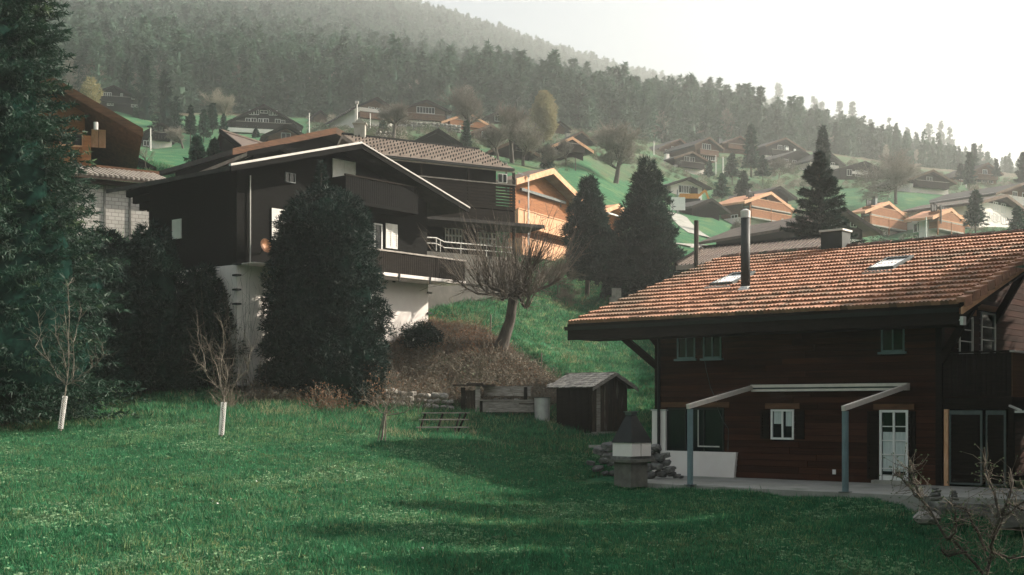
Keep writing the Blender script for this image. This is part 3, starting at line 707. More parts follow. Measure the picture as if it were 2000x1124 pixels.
B3 = Matrix((Vector((0,1,0)), -US, UN)).transposed() if B3.determinant() < 0 and False else B3
det = B3.determinant()
tiles = []
for r_ in range(NR):
    for c_ in range(NC):
        base = Vector((-e, yR1-.05-c_*tw, zE+.12)) + US*(r_*ex_)
        wp = fh.O + EX*base.x + EY*base.y; tiles.append((wp.y, r_, c_, base))
tiles.sort(key=lambda a: a[0])
Bq = Matrix((Vector((0,-1,0)), US, UN)).transposed()
if Bq.determinant() < 0: Bq = Matrix((Vector((0,1,0)), US, UN)).transposed(); FLIP = True
else: FLIP = False
allV, allF, off = [], [], 0
for i, (dd, r_, c_, base) in enumerate(tiles):
    v_ = (r_*7+c_*13) % 4
    b_ = base.copy() + UN*random.uniform(-.006, .008) + US*random.uniform(-.012, .012)
    if FLIP: b_.y -= tw
    rot = Bq @ Matrix.Rotation(random.uniform(-.02, .02), 3, 'Z')
    if i < 300:
        o = ob('roof_tile', TM[v_][0], fh.root); o.location = b_; o.rotation_euler = rot.to_euler()
    else:
        Vv = TM[v_][1] @ np.array(rot).T + np.array(b_); allV.append(Vv); allF += [tuple(x+off for x in f) for f in TM[v_][2]]; off += len(Vv)
m_ = bpy.data.meshes.new('roof_tile'); m_.from_pydata(np.concatenate(allV).tolist(), [], allF); m_.materials.append(tile_m)
o = ob('roof_tile', m_, fh.root); o['kind'] = 'stuff'
# far slope tiles: seen by nobody from here, one simple stepped covering
fs = MB()
for r_ in range(NR):
    x0 = W+e-r_*ex_/nrm; x1 = x0-ex_/nrm; z0 = zE+.125+r_*ex_*p/nrm; z1 = z0+ex_*p/nrm
    fs.prism([(x0, z0), (x0, z0+.06), (x1, z1+.02), (x1, z1)], yR0, yR1, 'y')
o = fs.build('roof_tile', tile_m, fh.root); o['kind'] = 'stuff'
zR = H+p*W/2+.12
rt = MB(); rt.tube([(0, 0, 0), (0, .43, .0)], [.15, .125], 8)
rtm = rt.mesh('ridge_tile', tile_moss)
y = yR0
while y < yR1-.2:
    o = ob('ridge_tile', rtm, fh.root, (W/2, y, zR+.03+random.uniform(-.012, .012))); o.rotation_euler = (0, random.uniform(-.1, .1), random.uniform(-.04, .04)); y += .41
vm = MB(); vm.box(-.20, 0.04, -.02, ex_+.02, .085, .115).box(-.20, -.165, -.02, ex_-.08, -.15, .085).box(-.165, .03, -.03, .0, -.02, .085)
vmm = vm.mesh('verge_tile', tile_m)
for r_ in range(NR):
    base = Vector((-e, yR0+.04, zE+.12)) + US*(r_*ex_) + UN*(.012)
    Bv = Matrix((Vector((0,1,0)), US, UN)).transposed()
    if Bv.determinant() < 0:
        me2 = vmm
        o = ob('verge_tile', me2, fh.root); Bv2 = Matrix((Vector((0,-1,0)), US, UN)).transposed(); o.location = base+UN*.06; o.rotation_euler = (Bv2 @ Matrix.Rotation(-.115, 3, 'X')).to_euler(); o.scale = (-1, 1, 1)
    else:
        o = ob('verge_tile', vmm, fh.root); o.location = base; o.rotation_euler = (Bv @ Matrix.Rotation(.045, 3, 'X')).to_euler()
MB().prism([(-e-.06, zE-.16), (W/2, H+p*W/2-.10), (W/2, H+p*W/2+.06), (-e-.06, zE+.02)], yR0-.10, yR0-.05, 'y').build('verge_board', verge_wood, fh.root)
MB().prism([(W/2, H+p*W/2-.10), (W/2, H+p*W/2+.06), (W+e+.06, zE+.02), (W+e+.06, zE-.16)], yR0-.10, yR0-.05, 'y').build('verge_board', verge_wood, fh.root)
MB().prism([(-e-.06, zE-.30), (W/2, H+p*W/2-.24), (W/2, H+p*W/2-.11), (-e-.06, zE-.17)], yR0-.03, yR0+.02, 'y').build('barge_board', dark_wood, fh.root)
MB().box(-e-.10, -e+.12, yR0-.13, yR0-.04, zE-.45, zE-.22).build('gutter_end', metal_pale, fh.root)
# roof fittings
sky_glare_m = mat('painted_sky_glare', (.85,.86,.86), (.8,.8,.8), rough=.25, spec=.8)  # skylight panes: the bright sky reflection is painted in as white
chim_m = mat('chimney_sheet', (.035,.042,.042), (.022,.026,.026), scale=3, rough=.6)
def roof_hit(px, py, lift=.16):
    # point of the eaves-side roof plane seen at a pixel
    n_l = Vector((-p, 0, 1)); n_w = EX*n_l.x + Vector((0, 0, 1)); q0 = fl(-e, 0, zE+lift)
    d_ = Vector(((px-CX)/F, 1, (HY-py)/F)); t_ = n_w.dot(q0)/n_w.dot(d_); w0 = d_*t_ - FO
    return w0.dot(EX), w0.dot(EY), w0.z
x, y, z = roof_hit(1456, 566)
MB().tube([(x, y, z-.2), (x, y, z+2.38)], .155, 16).build('chimney_pipe', chim_m, fh.root, smooth=True)
MB().tube([(x, y, z+2.385), (x, y, z+2.62), (x, y, z+2.68)], [.165, .165, .05], 16).build('pipe_cap', metal_pale, fh.root)
MB().tube([(x-.0, y, z-.05), (x, y, z+.10)], [.30, .17], 14).box(x-.55, x-.1, y-.25, y+.5, z-.13, z-.08).build('pipe_flashing', metal_pale, fh.root)
x, y, z = roof_hit(1632, 487)
MB().box(x-.35, x+.35, y-.42, y+.42, z-.4, z+.62).build('chimney', chim_m, fh.root)
MB().box(x-.4, x+.4, y-.47, y+.47, z+.622, z+.69).build('chimney_cap', metal_pale, fh.root)
for (px, py) in ((1432,548),(1740,518)):
    x, y, z = roof_hit(px, py, .2); M_ = Matrix.Translation((x, y, z)) @ Matrix((Vector((0,1,0)), US, UN)).transposed().to_4x4()
    if M_.to_3x3().determinant() < 0: pass
    mb = MB()
    for (a, b, c_, d_) in ((-.45,-.39,-.85,.85),(.39,.45,-.85,.85),(-.39,.39,-.85,-.75),(-.39,.39,.72,.85)): mb.box(a, b, c_, d_, -.06, .12, M_)
    s_ = mb.build('skylight', metal_grey, fh.root)
    MB().box(-.39, .39, -.75, .72, .03, .06, M_).build('pane', sky_glare_m, s_)
    MB().box(-.5, .5, -1.15, -.86, -.06, .04, M_).build('flashing', metal_pale, s_)
# balcony at the gable and screens under it
bp_ = 1.95
def fbx(name, m_, *b, par=None): return MB().box(*b).build(name, m_, par or fh.root)
nb = 14
for i in range(nb):
    yy = -.06-(bp_-.06)*i/nb; fbx('balcony_board', dark_wood, .0, .035, yy-(bp_-.06)/nb+.012, yy, 2.5, 3.70)
xx = .0; bb = MB().box(0, .03, 0, .04, 0, 1.2).mesh('balcony_board', brown_wood)
for i in range(52): o = ob('balcony_board', bb, fh.root, (.05+i*.155, -bp_-.02, 2.5)); o.scale = (4.6, 1, 1)
fbx('handrail', verge_white, -.03, 8.2, -bp_-.10, -bp_+.04, 3.712, 3.76)
fbx('handrail', dark_wood, -.05, .07, -bp_+.05, -.05, 3.712, 3.76)
fbx('balcony_floor', dark_wood, 0, 8.2, -bp_-.02, .0, 2.16, 2.48)
MB().box(-.02, .12, -bp_-.06, -bp_+.08, 0, 2.155).build('balcony_post', dark_wood, fh.root)
MB().box(-.05, .05, -.22, -.10, 0, 2.15).build('frame_post', pale_orange_wood, fh.root)
for (y0_, y1_) in ((-.24, -1.16), (-1.26, -1.80)):
    n_b = 10
    fr = MB().box(-.02, .03, y1_, y0_, 2.0, 2.12).box(-.02, .03, y1_, y1_+.05, .05, 2.0).box(-.02, .03, y0_-.04, y0_, .05, 2.0).box(-.02, .03, y1_+.05, y0_-.04, .05, .10)
    f_ = fr.build('screen_frame', metal_grey, fh.root)
    for i in range(n_b):
        z0 = .11+i*1.88/n_b; MB().prism([(-.012, z0), (.0, z0), (.025, z0+1.88/n_b), (.013, z0+1.88/n_b)], y1_+.055, y0_-.045, 'y').build('slat', dark_wood, f_)
ls = MB().beam((-.3, -2.0, 2.25), (-.9, -2.5, 2.12), .05, .05).box(-.95, -.55, -2.75, -2.35, 2.06, 2.12); ls.build('awning_bracket', metal_pale, fh.root)

# ------------------------------------------------------------------ terrace, awning frame
tr_ = MB(); outline = [(0.0,9.6),(-1.4,10.2),(-4.2,8.2),(-4.45,4.5),(-4.5,.9),(-4.45,-1.3),(-4.25,-1.4),(-4.25,-3.3),(-3.9,-3.6),(-3.6,-8),(0,-8)]
tr_.prism([(fl(*q).x, fl(*q).y) for q in outline], FO.z-.5, FO.z-.004, 'z'); o = tr_.build('terrace', patio_m); tag(o, kind='structure')
aw = empty('awning_frame', fl(-2.2, 4, 0), FT); tag(aw, 'bare steel awning frame on two blue-grey posts against the dark timber house wall', 'awning')
def al(v): return (v.x+2.2, v.y-4, v.z)
def gp(px, py, z=None):
    zz = FO.z if z is None else z; d = zz*F/(HY-py); return Vector(((px-CX)/F*d, d, zz))
def tol(w0): r = w0-FO; return Vector((r.dot(EX), r.dot(EY), r.z))
b0 = fh.left(1475, 757); b1 = fh.left(1779, 753)
zB = (b0[1]+b1[1])/2
MB().box(*[al(Vector((-.30, 0, 0)))[0], al(Vector((-.06, 0, 0)))[0]], b1[0]-4, b0[0]-4, zB-.02, zB+.07).box(al(Vector((-.26,0,0)))[0], al(Vector((-.06,0,0)))[0], b1[0]-4, b0[0]-4, zB-.14, zB-.07).build('wall_rail', awning_frame, aw)
MB().box(al(Vector((-.24,0,0)))[0], al(Vector((-.06,0,0)))[0], b1[0]-4+.01, b0[0]-4-.01, zB-.068, zB-.022).build('rolled_awning', metal_grey, aw)
for (pb, pt, yb) in (((1348,948), 798, b0[0]), ((1651,962), 802, b1[0])):
    g = tol(gp(*pb)); gw = gp(*pb); zt_ = (HY-pt)/F*gw.y - FO.z
    MB().tube([al(Vector((g.x, g.y, -.05))), al(Vector((g.x, g.y, zt_-.02)))], .085, 12).build('post', post_blue, aw)
    d_ = (g.y-yb)/4.0
    a = Vector((-.18, yb, zB-.01)); b = Vector((g.x-.12, g.y-.0, zt_+.05)); MB().beam(al(a), al(b), .10, .13).build('arm', awning_frame, aw)
    MB().box(al(Vector((g.x-.13,0,0)))[0], al(Vector((g.x+.13,0,0)))[0], g.y-4-.13, g.y-4+.13, 0, .02).build('foot_plate', metal_grey, aw)

# ------------------------------------------------------------------ barbecue
def stone_mesh(seed, m_):
    import bmesh
    r_ = random.Random(seed); bm = bmesh.new(); bmesh.ops.create_icosphere(bm, subdivisions=2, radius=.5)
    for v in bm.verts:
        n_ = .13*math.sin(v.co.x*7+seed)+.10*math.sin(v.co.y*9+seed*2)+.08*math.sin(v.co.z*11+seed)
        v.co *= 1+n_; v.co.x = max(-.42, min(.42, v.co.x)); v.co.z = max(-.36, min(.36, v.co.z))
    me_ = bpy.data.meshes.new('stone'); bm.to_mesh(me_); bm.free(); me_.materials.append(m_); return me_
ST = [stone_mesh(i, stone_m) for i in range(6)]; STD = [stone_mesh(i+9, dark_stone) for i in range(6)]
def stone(parent, loc, size, src=ST, name='stone', i=0):
    o = ob(name, src[i % 6], parent, loc); o.scale = size; o.rotation_euler = (random.uniform(-.25,.25), random.uniform(-.25,.25), random.uniform(0, 6.3)); return o
bq = gp(1232, 944); bl = empty('barbecue', bq, FT-.12); tag(bl, 'stone garden barbecue with a dark pyramid hood beside the terrace', 'barbecue')
dark_render0 = mat('weathered_concrete', (.20,.19,.165), (.11,.105,.09), scale=3, bump=.5, bscale=30)
def PB(name, m_, mb): return mb.build(name, m_, bl)
u_ = 38.3/F
PB('pedestal', dark_render0, MB().box(-.36,.36,-.33,.33,-.1,.62)); PB('worktop', dark_render0, MB().box(-.5,.58,-.44,.44,.622,.70)); PB('base_ledge', dark_stone, MB().box(-.44,.44,-.38,.38,.702,.79))
PB('firebox', white_wall, MB().box(-.42,-.34,-.37,.33,.792,1.18).box(.34,.42,-.37,.33,.792,1.18).box(-.34,.34,.25,.33,.792,1.18).box(-.42,-.04,-.41,-.372,.792,1.18).box(.0,.42,-.41,-.372,.792,1.18))
hv = [(-.45,-.43,1.182),(.45,-.43,1.182),(.45,.36,1.182),(-.45,.36,1.182),(-.11,-.11,1.98),(.11,-.11,1.98),(.11,.09,1.98),(-.11,.09,1.98)]
PB('hood', metal_dark, MB().add(hv, [(0,1,5,4),(1,2,6,5),(2,3,7,6),(3,0,4,7),(4,5,6,7),(3,2,1,0)])); PB('chimney_cap', metal_grey, MB().box(-.13,.13,-.13,.11,1.982,2.06).box(-.17,.17,-.17,.14,2.062,2.09))
rk = empty('rubble_wall', gp(1290, 925), FT); tag(rk, 'low heap of rough dark stones between the barbecue and the rendered house corner', 'stone wall')
for (px, py, s_) in [(1155,905,.32),(1168,915,.4),(1180,900,.42),(1172,880,.5),(1190,872,.55),(1186,890,.5),(1200,925,.4),(1180,925,.3),(1265,880,.45),(1278,876,.5),(1268,895,.5),(1285,893,.5),(1262,912,.5),(1282,910,.5),(1300,905,.45),(1298,890,.36),(1305,918,.4),(1290,926,.45),(1270,928,.5),(1312,926,.34),(1322,930,.26),(1330,932,.18),(1315,915,.2),(1255,900,.4),(1258,925,.4),(1195,905,.35)]:
    d = 39.5 if px > 1240 else 40.2; w0 = P(px, py, d); r0 = w0-Vector(gp(1290,925)); stone(rk, (r0.dot(EX), r0.dot(EY), r0.z), (s_*1.1, s_*.85, s_*.62), STD, i=px)
MB().box(-.2, 3.2, 1.9, 2.15, .05, .62).build('backing', dark_stone, rk)
kb = MB().beam(P(1150, 872, 42), P(1278, 871, 42), .3, .08); o = kb.build('coping_slab', concrete); tag(o, 'pale concrete coping slab lying behind the barbecue and rubble', 'slab')

# ------------------------------------------------------------------ block wall, cairns
bw = empty('block_wall', fl(-4.4, -2.6, 0), FT); tag(bw, 'low retaining wall of rough stone blocks under two stacked-pebble cairns', 'retaining wall')
for row in range(5):
    y = -.75+(row % 2)*.22
    z = -.13-row*.165
    while y < 1.05:
        L_ = random.uniform(.30, .55); mb = MB().box(-.14-row*.03+random.uniform(-.03,.03), .2, y+.01, min(y+L_, 1.2)-.01, z-.15, z)
        mb.build('block', stone_m if random.random() < .4 else dark_stone, bw); y += L_
for k, (px, hs) in enumerate(((1828, (.20,.17,.14,.10)), (1863, (.13,.12,.10,.09,.07)))):
    w0 = gp(px, 978 if k == 0 else 977); c_ = empty('cairn', w0); tag(c_, ('thicker cairn of four stacked pebbles on the block wall', 'slimmer cairn of five stacked pebbles on the block wall')[k], 'cairn', 'cairns on the block wall')
    z = .0
    for i, h_ in enumerate(hs):
        hh = h_*.72; stone(c_, (random.uniform(-.015,.015), 0, z+hh*.35), (h_*1.6, h_*1.5, hh*1.05), STD if i % 2 else ST, 'pebble', i); z += hh*.68
bd = ob('boulder', ST[2]); bd.location = P(1810, 1012, 28.6); bd.scale = (.7,.5,.4); tag(bd, 'pale rounded boulder at the foot of the block wall', 'boulder')
bd = ob('boulder', ST[4]); bd.location = P(1988, 1012, 29.0); bd.scale = (1.3,.9,.75); tag(bd, 'large pale boulder at the end of the block wall', 'boulder')

# ------------------------------------------------------------------ garden hut
hut = House('garden_hut', 'small weathered plank hut with a rough grey shingle roof on the lawn', (1203,728), (1162,757), (1249,757), 56, 47, 849, back=1066, ovf=.35, ove=.35, wall=None, makeroof=False, cat='hut', t=.05)
Wh, Hh, Dh, ph_ = hut.W, hut.H, hut.D, hut.pitch
MB().prism([(.03,-.3),(Wh-.03,-.3),(Wh-.03,Hh-.02),(Wh/2,Hh+ph_*Wh/2-.04),(.03,Hh-.02)], .03, Dh-.03, 'y').build('wall_frame', wall_core, hut.root)
MB().box(-.05, Wh+.05, -.05, -.002, -.5, .13).box(-.05,-.002,-.05,Dh,-.5,.08).build('plinth', concrete, hut.root)
nb = 9
for i in range(nb):
    x0 = Wh*i/nb; x1 = Wh*(i+1)/nb; q = MB(); zt0 = Hh+ph_*min(x0, Wh-x0)-.03; zt1 = Hh+ph_*min(x1, Wh-x1)-.03
    q.prism([(x0+.006,.135),(x1-.006,.135),(x1-.006,zt1),(x0+.006,zt0)], -.03-.006*(i % 2), .028, 'y'); q.build('plank', grey_wood if i in (1,) else old_plank, hut.root)
nb = 11
for i in range(nb):
    y0 = Dh*i/nb; q = MB().box(-.03-.006*(i % 2), .028, y0+.006, Dh*(i+1)/nb-.006, .085, Hh-.02); q.build('plank', dark_wood, hut.root)
nrm_h = math.sqrt(1+ph_**2)
for side in (0, 1):
    nR = 7; run = (Wh/2+.35); stp = run/nR
    MB().prism([(-.33, Hh-ph_*.33), (Wh/2, Hh+ph_*Wh/2), (Wh/2, Hh+ph_*Wh/2+.03), (-.33, Hh-ph_*.33+.03)] if side == 0 else [(Wh+.33, Hh-ph_*.33), (Wh+.33, Hh-ph_*.33+.03), (Wh/2, Hh+ph_*Wh/2+.03), (Wh/2, Hh+ph_*Wh/2)], -.33, Dh+.33, 'y').build('roof_boarding', old_plank, hut.root)
    for r_ in range(nR):
        y = -.36
        while y < Dh+.3:
            ww = random.uniform(.13, .24) if side == 0 else random.uniform(.2, .4); xs = -.38+r_*stp+random.uniform(-.03,.03); zs = Hh+ph_*xs+.035
            tl = random.uniform(.0, .035)
            mb = MB().add([(xs,y,zs+.02+tl),(xs,y+ww-.01,zs+.02+tl*.6),(xs+stp+.08,y+ww-.01,zs+ph_*(stp+.08)),(xs+stp+.08,y,zs+ph_*(stp+.08)),
                           (xs,y,zs+.045+tl),(xs,y+ww-.01,zs+.045+tl*.6),(xs+stp+.08,y+ww-.01,zs+ph_*(stp+.08)+.018),(xs+stp+.08,y,zs+ph_*(stp+.08)+.018)],
                          [(0,1,2,3),(4,5,6,7),(0,1,5,4),(1,2,6,5),(2,3,7,6),(3,0,4,7)])
            if side == 1: mb.v = [(Wh-a, b, c) for (a, b, c) in mb.v]
            mb.build('shingle', shingle_m, hut.root); y += ww
for sg in (0, 1):
    xa = -.38 if sg == 0 else Wh+.38
    MB().prism([(xa, Hh-ph_*.38-.10), (Wh/2, Hh+ph_*Wh/2-.10), (Wh/2, Hh+ph_*Wh/2+.02), (xa, Hh-ph_*.38+.02)], -.375, -.345, 'y').build('verge_board', grey_wood, hut.root)

# ------------------------------------------------------------------ trough, posts, water butt, bench, dry stone wall, stakes
tg = G(985, 57.5); t = empty('wooden_trough', tg, R(2)); tag(t, 'weathered plank trough with a tall back board beside the hut', 'trough')
sc_ = 57.5/F
MB().box(-1.05,1.75,-.3,-.24,.12,.62).build('front_board', grey_wood, t); MB().box(-1.0,1.7,-.24,.1,.10,.16).build('bottom', dark_wood, t)
MB().box(-1.1,-.98,-.32,.2,.1,.66).build('end_board', dark_wood, t); MB().box(1.7,1.86,-.36,.2,.0,.60).build('end_board', dark_wood, t)
MB().box(-1.2,1.8,-.34,-.26,.625,.68).build('top_rail', grey_wood, t)
MB().box(-.9,1.2,.42,.50,.85,1.25).build('back_board', grey_wood, t); MB().box(-1.0,1.3,.40,.52,1.255,1.30).build('cap_board', grey_wood, t)
MB().box(-1.3,-1.08,-.2,.05,-.2,1.3).build('post', grey_wood, t); MB().box(-1.95,-1.75,-.1,.1,-.2,1.22).build('post', dark_wood, t); MB().box(.9,1.05,.35,.55,-.2,1.25).build('post', dark_wood, t)
MB().box(-2.3,-.4,-.35,.4,1.30,1.36).box(-1.7,-.95,-.3,.45,1.365,1.42).build('lid', old_plank, t)
MB().box(-1.75,-1.3,.05,.12,.1,1.1).build('side_board', old_plank, t)
for i in range(9): stone(t, (-.6+i*.23, .55, .55+.1*(i % 2)), (.3,.25,.24), STD, i=i)
wbp = G(1059, 57); wb = empty('water_butt', wbp); tag(wb, 'pale grey metal water butt standing against the hut wall', 'barrel')
MB().tube([(0,0,-.1),(0,0,.98)], [.33,.36], 20).build('drum', metal_pale, wb, smooth=False); MB().tube([(0,0,.985),(0,0,1.02)], [.38,.38], 20).build('rim', metal_grey, wb)
lz = ob('thin_plank', MB().box(-.8,.75,-.2,.1,0,.04).mesh('thin_plank', old_plank)); lz.location = P(1048, 790, 57.4); tag(lz, 'thin dark board lying across the water butt and trough', 'board')
bn = empty('picnic_bench', G(868, 50.5), R(8)); tag(bn, 'old picnic bench with three bleached planks and slanting legs on the grass', 'bench')
MB().box(-.85,1.05,.45,.68,.86,.90).build('table_top', grey_wood, bn); MB().box(-1.0,.95,-.1,.12,.60,.64).build('plank', grey_wood, bn); MB().box(-1.15,.9,-.72,-.5,.30,.345).build('seat', grey_wood, bn)
for (x, y) in ((-.95,0),(.45,0),(-.25,0)):
    MB().beam((x-.2, -.75, -.12), (x+.25, .7, .86), .06, .08).build('leg', dark_wood, bn)
MB().beam((.5,.75,-.1),(.85,-.1,.86),.05,.07).build('brace', dark_wood, bn)
dw = empty('dry_stone_wall', G(790, 56)); tag(dw, 'low dry stone wall at the foot of the brown bank', 'stone wall')
for row in range(3):
    px = 688
    while px < 885:
        s_ = random.uniform(.24, .42); d_ = 56.5+(px-690)*.004; g = G(px, d_); r0 = g-G(790, 56)
        stone(dw, (r0.x, r0.y+row*.12, r0.z+.12+row*.24+random.uniform(-.04,.04)), (s_*1.35, s_*1.0, s_*.85), ST, i=int(px)); px += s_*1.15*F/56.5*.92
for (px, pb, pt, d, lb) in ((1015,720,682,63,'taller pale stake by the pollard tree'),(1057,735,700,65,'middle pale stake on the green slope above the hut'),(1093,740,727,66.5,'short pale stake just above the hut roof'),(958,690,640,66,'thin pale stake behind the pollard trunk'),
                          (906,640,588,74,'thin bleached cane standing in the reeds by the white basement')):
    w0 = P(px, pb, d); st = MB().tube([(0,0,-.5),(0.02,0,(pb-pt)*d/F)], .035, 6).build('wooden_stake', bark_pale); st.location = (w0.x, w0.y, gz(w0.x, w0.y)); tag(st, lb, 'stake', 'stakes on the slope')

# ================================================================== near chalets
bc = House('dark_chalet', 'large black timber chalet with white render basement and white shutters behind the clipped yew', (705,281), (452,329), (915,403), 60.4, 50.2, 634, back=207, ovf=1.5, ove=1.5,
           wall=black_wood, roof=roof_dark, verge=black_wood, plinth=2.35, t=.18, wallback=291)
xa = -bc.ove-.06
MB().prism([(xa, bc.H-bc.pitch*(bc.ove)+bc.t-.02), (bc.W/2, bc.H+bc.pitch*bc.W/2+bc.t), (bc.W/2, bc.H+bc.pitch*bc.W/2+bc.t+.10), (xa, bc.H-bc.pitch*bc.ove+bc.t+.08)], -bc.ovf-.10, -bc.ovf+.06, 'y').build('verge_flashing', verge_white, bc.root)
xa = bc.W+bc.ove+.06
MB().prism([(xa, bc.H-bc.pitch*(bc.ove)+bc.t-.02), (bc.W/2+.003, bc.H+bc.pitch*bc.W/2+bc.t), (bc.W/2+.003, bc.H+bc.pitch*bc.W/2+bc.t+.06), (xa, bc.H-bc.pitch*bc.ove+bc.t+.05)], -bc.ovf-.10, -bc.ovf+.06, 'y').build('verge_flashing', verge_white, bc.root)
MB().box(-.07,.05,-.07,.05,2.36,bc.H).build('corner_board', black_wood, bc.root)
a, b = bc.front(486, 440); MB().tube([bc.pos('f', a, 2.4, .1), bc.pos('f', a, bc.H-.2, .1)], .035, 6).build('downpipe', metal_pale, bc.root)
bc.shutter('f', (648,314,693,359), leaves=2); bc.shutter('f', (529,409,558,470), leaves=1); bc.shutter('f', (752,438,775,486), leaves=2, slats=10)
bc.window('f', (731,440,743,487), frame=white_paint, cols=1)
bc.window('f', (557,340,574,356), frame=metal_grey, cols=2, bar=.04)
r_ = bc.rect('l', (338,429,356,467)); bc.shutter('l', r_, leaves=1, local=True)
r = bc.rect('f', (640,365,782,400)); bc.balcony('f', (r[0], r[1], r[2]-.15, r[3]+.15), 1.25, m=black_wood, rail=dark_wood)
r = bc.rect('f', (600,500,842,534)); r2 = bc.rect('f', (740,488,846,534)); bc.balcony('f', (r2[0]-4.5, bc.W+1.45, 2.55, 3.62), 1.35, m=dark_wood, rail=grey_wood, slab_m=white_wall)
MB().box(0, bc.W, -1.2, -.05, 2.351, 2.38).build('soffit_render', white_wall, bc.root)
for x in (bc.W*.55, bc.W*.72, bc.W*.9, bc.W+1.2): MB().box(x-.04,x+.04,-1.42,-1.37,2.2,2.56).build('bracket', metal_dark, bc.root)
a, b = bc.front(768, 547); MB().box(a-.1,a+.1,-.06,-.003,b-.13,b+.13).build('vent_cover', metal_dark, bc.root)
for py in (572, 612): a, b = bc.front(832, py); MB().box(bc.W-.05, bc.W+.25, -.12,-.0, b-.04, b+.04).build('hinge_bracket', metal_dark, bc.root)
for py in (516, 538, 566, 594): a, b = bc.left(470, py); MB().box(-.30,-.045,a-.12,a+.22,b-.05,b+.03).build('wall_bracket', metal_dark, bc.root)
Dw_ = bc.left(291, 436)[0]
for k, (ln, zz) in enumerate(((1.9,-.35),(1.35,-.72),(.8,-1.1))):
    for xx in (.0, .42): MB().box(xx, xx+.22, Dw_+.002, Dw_+ln, bc.H+zz, bc.H+zz+.34).build('corbel', black_wood, bc.root)
dish = MB(); dn = 20
vs = [(0,-.10,0)]; rings = 5
for i in range(1, rings+1):
    for k in range(dn): r = .30*i/rings; vs.append((r*math.cos(k*2*math.pi/dn), -.10+.12*(i/rings)**2*-1+.0, r*1.1*math.sin(k*2*math.pi/dn)))
fs_ = [(0, 1+k, 1+(k+1) % dn) for k in range(dn)]
for i in range(rings-1):
    for k in range(dn): a_ = 1+i*dn+k; b_ = 1+i*dn+(k+1) % dn; fs_.append((a_, a_+dn, b_+dn, b_))
D_t = empty('satellite_dish', P(514, 483, 57.4), R(48)); D_t.rotation_euler[0] = R(-14); tag(D_t, 'rust orange satellite dish on the left corner of the black chalet', 'satellite dish')
dish.add(vs, fs_).build('reflector', rust_m, D_t, smooth=True)
MB().tube([(0,-.05,0),(.1,.35,-.15),(.12,.75,-.15)], .03, 6).tube([(0,-.2,-.5),(0,-.75,-.1)], .018, 5).build('arm', metal_dark, D_t)

# grey-shingled chalet behind
g2 = House('shingled_chalet', 'dark long-balconied chalet with a grey shingle roof behind the black chalet', (684,262), (655,272), (940,300), 77, 50, 520, D=14, wall=None, makeroof=False)
for c in list(g2.root.children): bpy.data.objects.remove(c)
# ridge and eave measured as a long slope facing the camera
A0 = P(668, 263, 76); A1 = P(935, 293, 80.5); E0 = P(772, 303, 71.5); E1 = P(1004, 332, 75.5)
zr_ = (A0.z+A1.z)/2; A0.z = A1.z = zr_; ze_ = (E0.z+E1.z)/2; E0.z = E1.z = ze_
g2.root.location = (0,0,0); g2.root.rotation_euler = (0,0,0)
E0b = A0 + (E1-A1)*1.0; E0b.z = ze_
Bk0 = A0 + (A0-E0b); Bk0.z = ze_; Bk1 = A1 + (A1-E1); Bk1.z = ze_
dn_ = Vector((0,0,-.22))
rf = MB(); rf.add([E0b, E1, A1, A0, E0b+dn_, E1+dn_, A1+dn_, A0+dn_], [(0,1,2,3),(7,6,5,4),(0,4,5,1),(1,5,6,2),(2,6,7,3),(3,7,4,0)])
rf.add([A0+Vector((0,.003,0)), A1+Vector((0,.003,0)), Bk1, Bk0, A0+dn_, A1+dn_, Bk1+dn_, Bk0+dn_], [(0,1,2,3),(7,6,5,4),(0,4,5,1),(1,5,6,2),(2,6,7,3),(3,7,4,0)])
g2.roof_o = rf.build('roof', roof_grey, g2.root)
eU = (E1-E0b); eL = eU.length; eU.normalize(); sU = (A1-E1); sL = sU.length; sU.normalize(); nU = eU.cross(sU).normalized()
if nU.z < 0: nU = -nU
sh = MB(); Mx = Matrix((eU, sU, nU)).transposed().to_4x4()
nrow = 15
for i in range(nrow):
    a_ = E0b + sU*(i*sL/nrow); M2 = Matrix.Translation(a_) @ Mx
    sh.box(0, eL, -.02, sL/nrow, .0, .001+.012, M2) if False else None
    x = 0.0
    while x < eL-.1:
        wv = min(random.uniform(.45,.7), eL-x); y_ = random.uniform(-.03,.03)
        sh.add([M2 @ Vector(q) for q in ((x,-.02+y_,.0),(x+wv-.02,-.02+y_,.0),(x+wv-.02,-.02+y_,.055),(x,-.02+y_,.055),(x+wv-.02,sL/nrow+.03,.006),(x,sL/nrow+.03,.006))], [(0,1,2,3),(3,2,4,5)]); x += wv
o = sh.build('shingle', roof_grey, g2.root); o['kind'] = 'stuff'
sg = MB()
for i in range(1, nrow, 1):
    x = .3+(i % 2)*.33
    while x < eL-.2:
        M2 = Matrix.Translation(E0b + sU*(i*sL/nrow) + eU*x) @ Mx; sg.box(-.035,.035,0,.04,.0,.16,M2); x += .66
o = sg.build('snow_guard', metal_dark, g2.root); o['kind'] = 'stuff'
MB().beam(A0+nU*.06, A1+nU*.06, .22, .10).build('ridge_cap', metal_dark, g2.root)
MB().beam(E0b-sU*.05-nU*.05, E1-sU*.05-nU*.05, .14, .14).build('gutter', metal_dark, g2.root)
inn = (A1-E1).copy(); inn.z = 0; inn.normalize()
zb2 = 6.5
w0 = E0b+inn*1.6; w1 = E1+inn*1.6-eU*.5; wz = ze_+.5
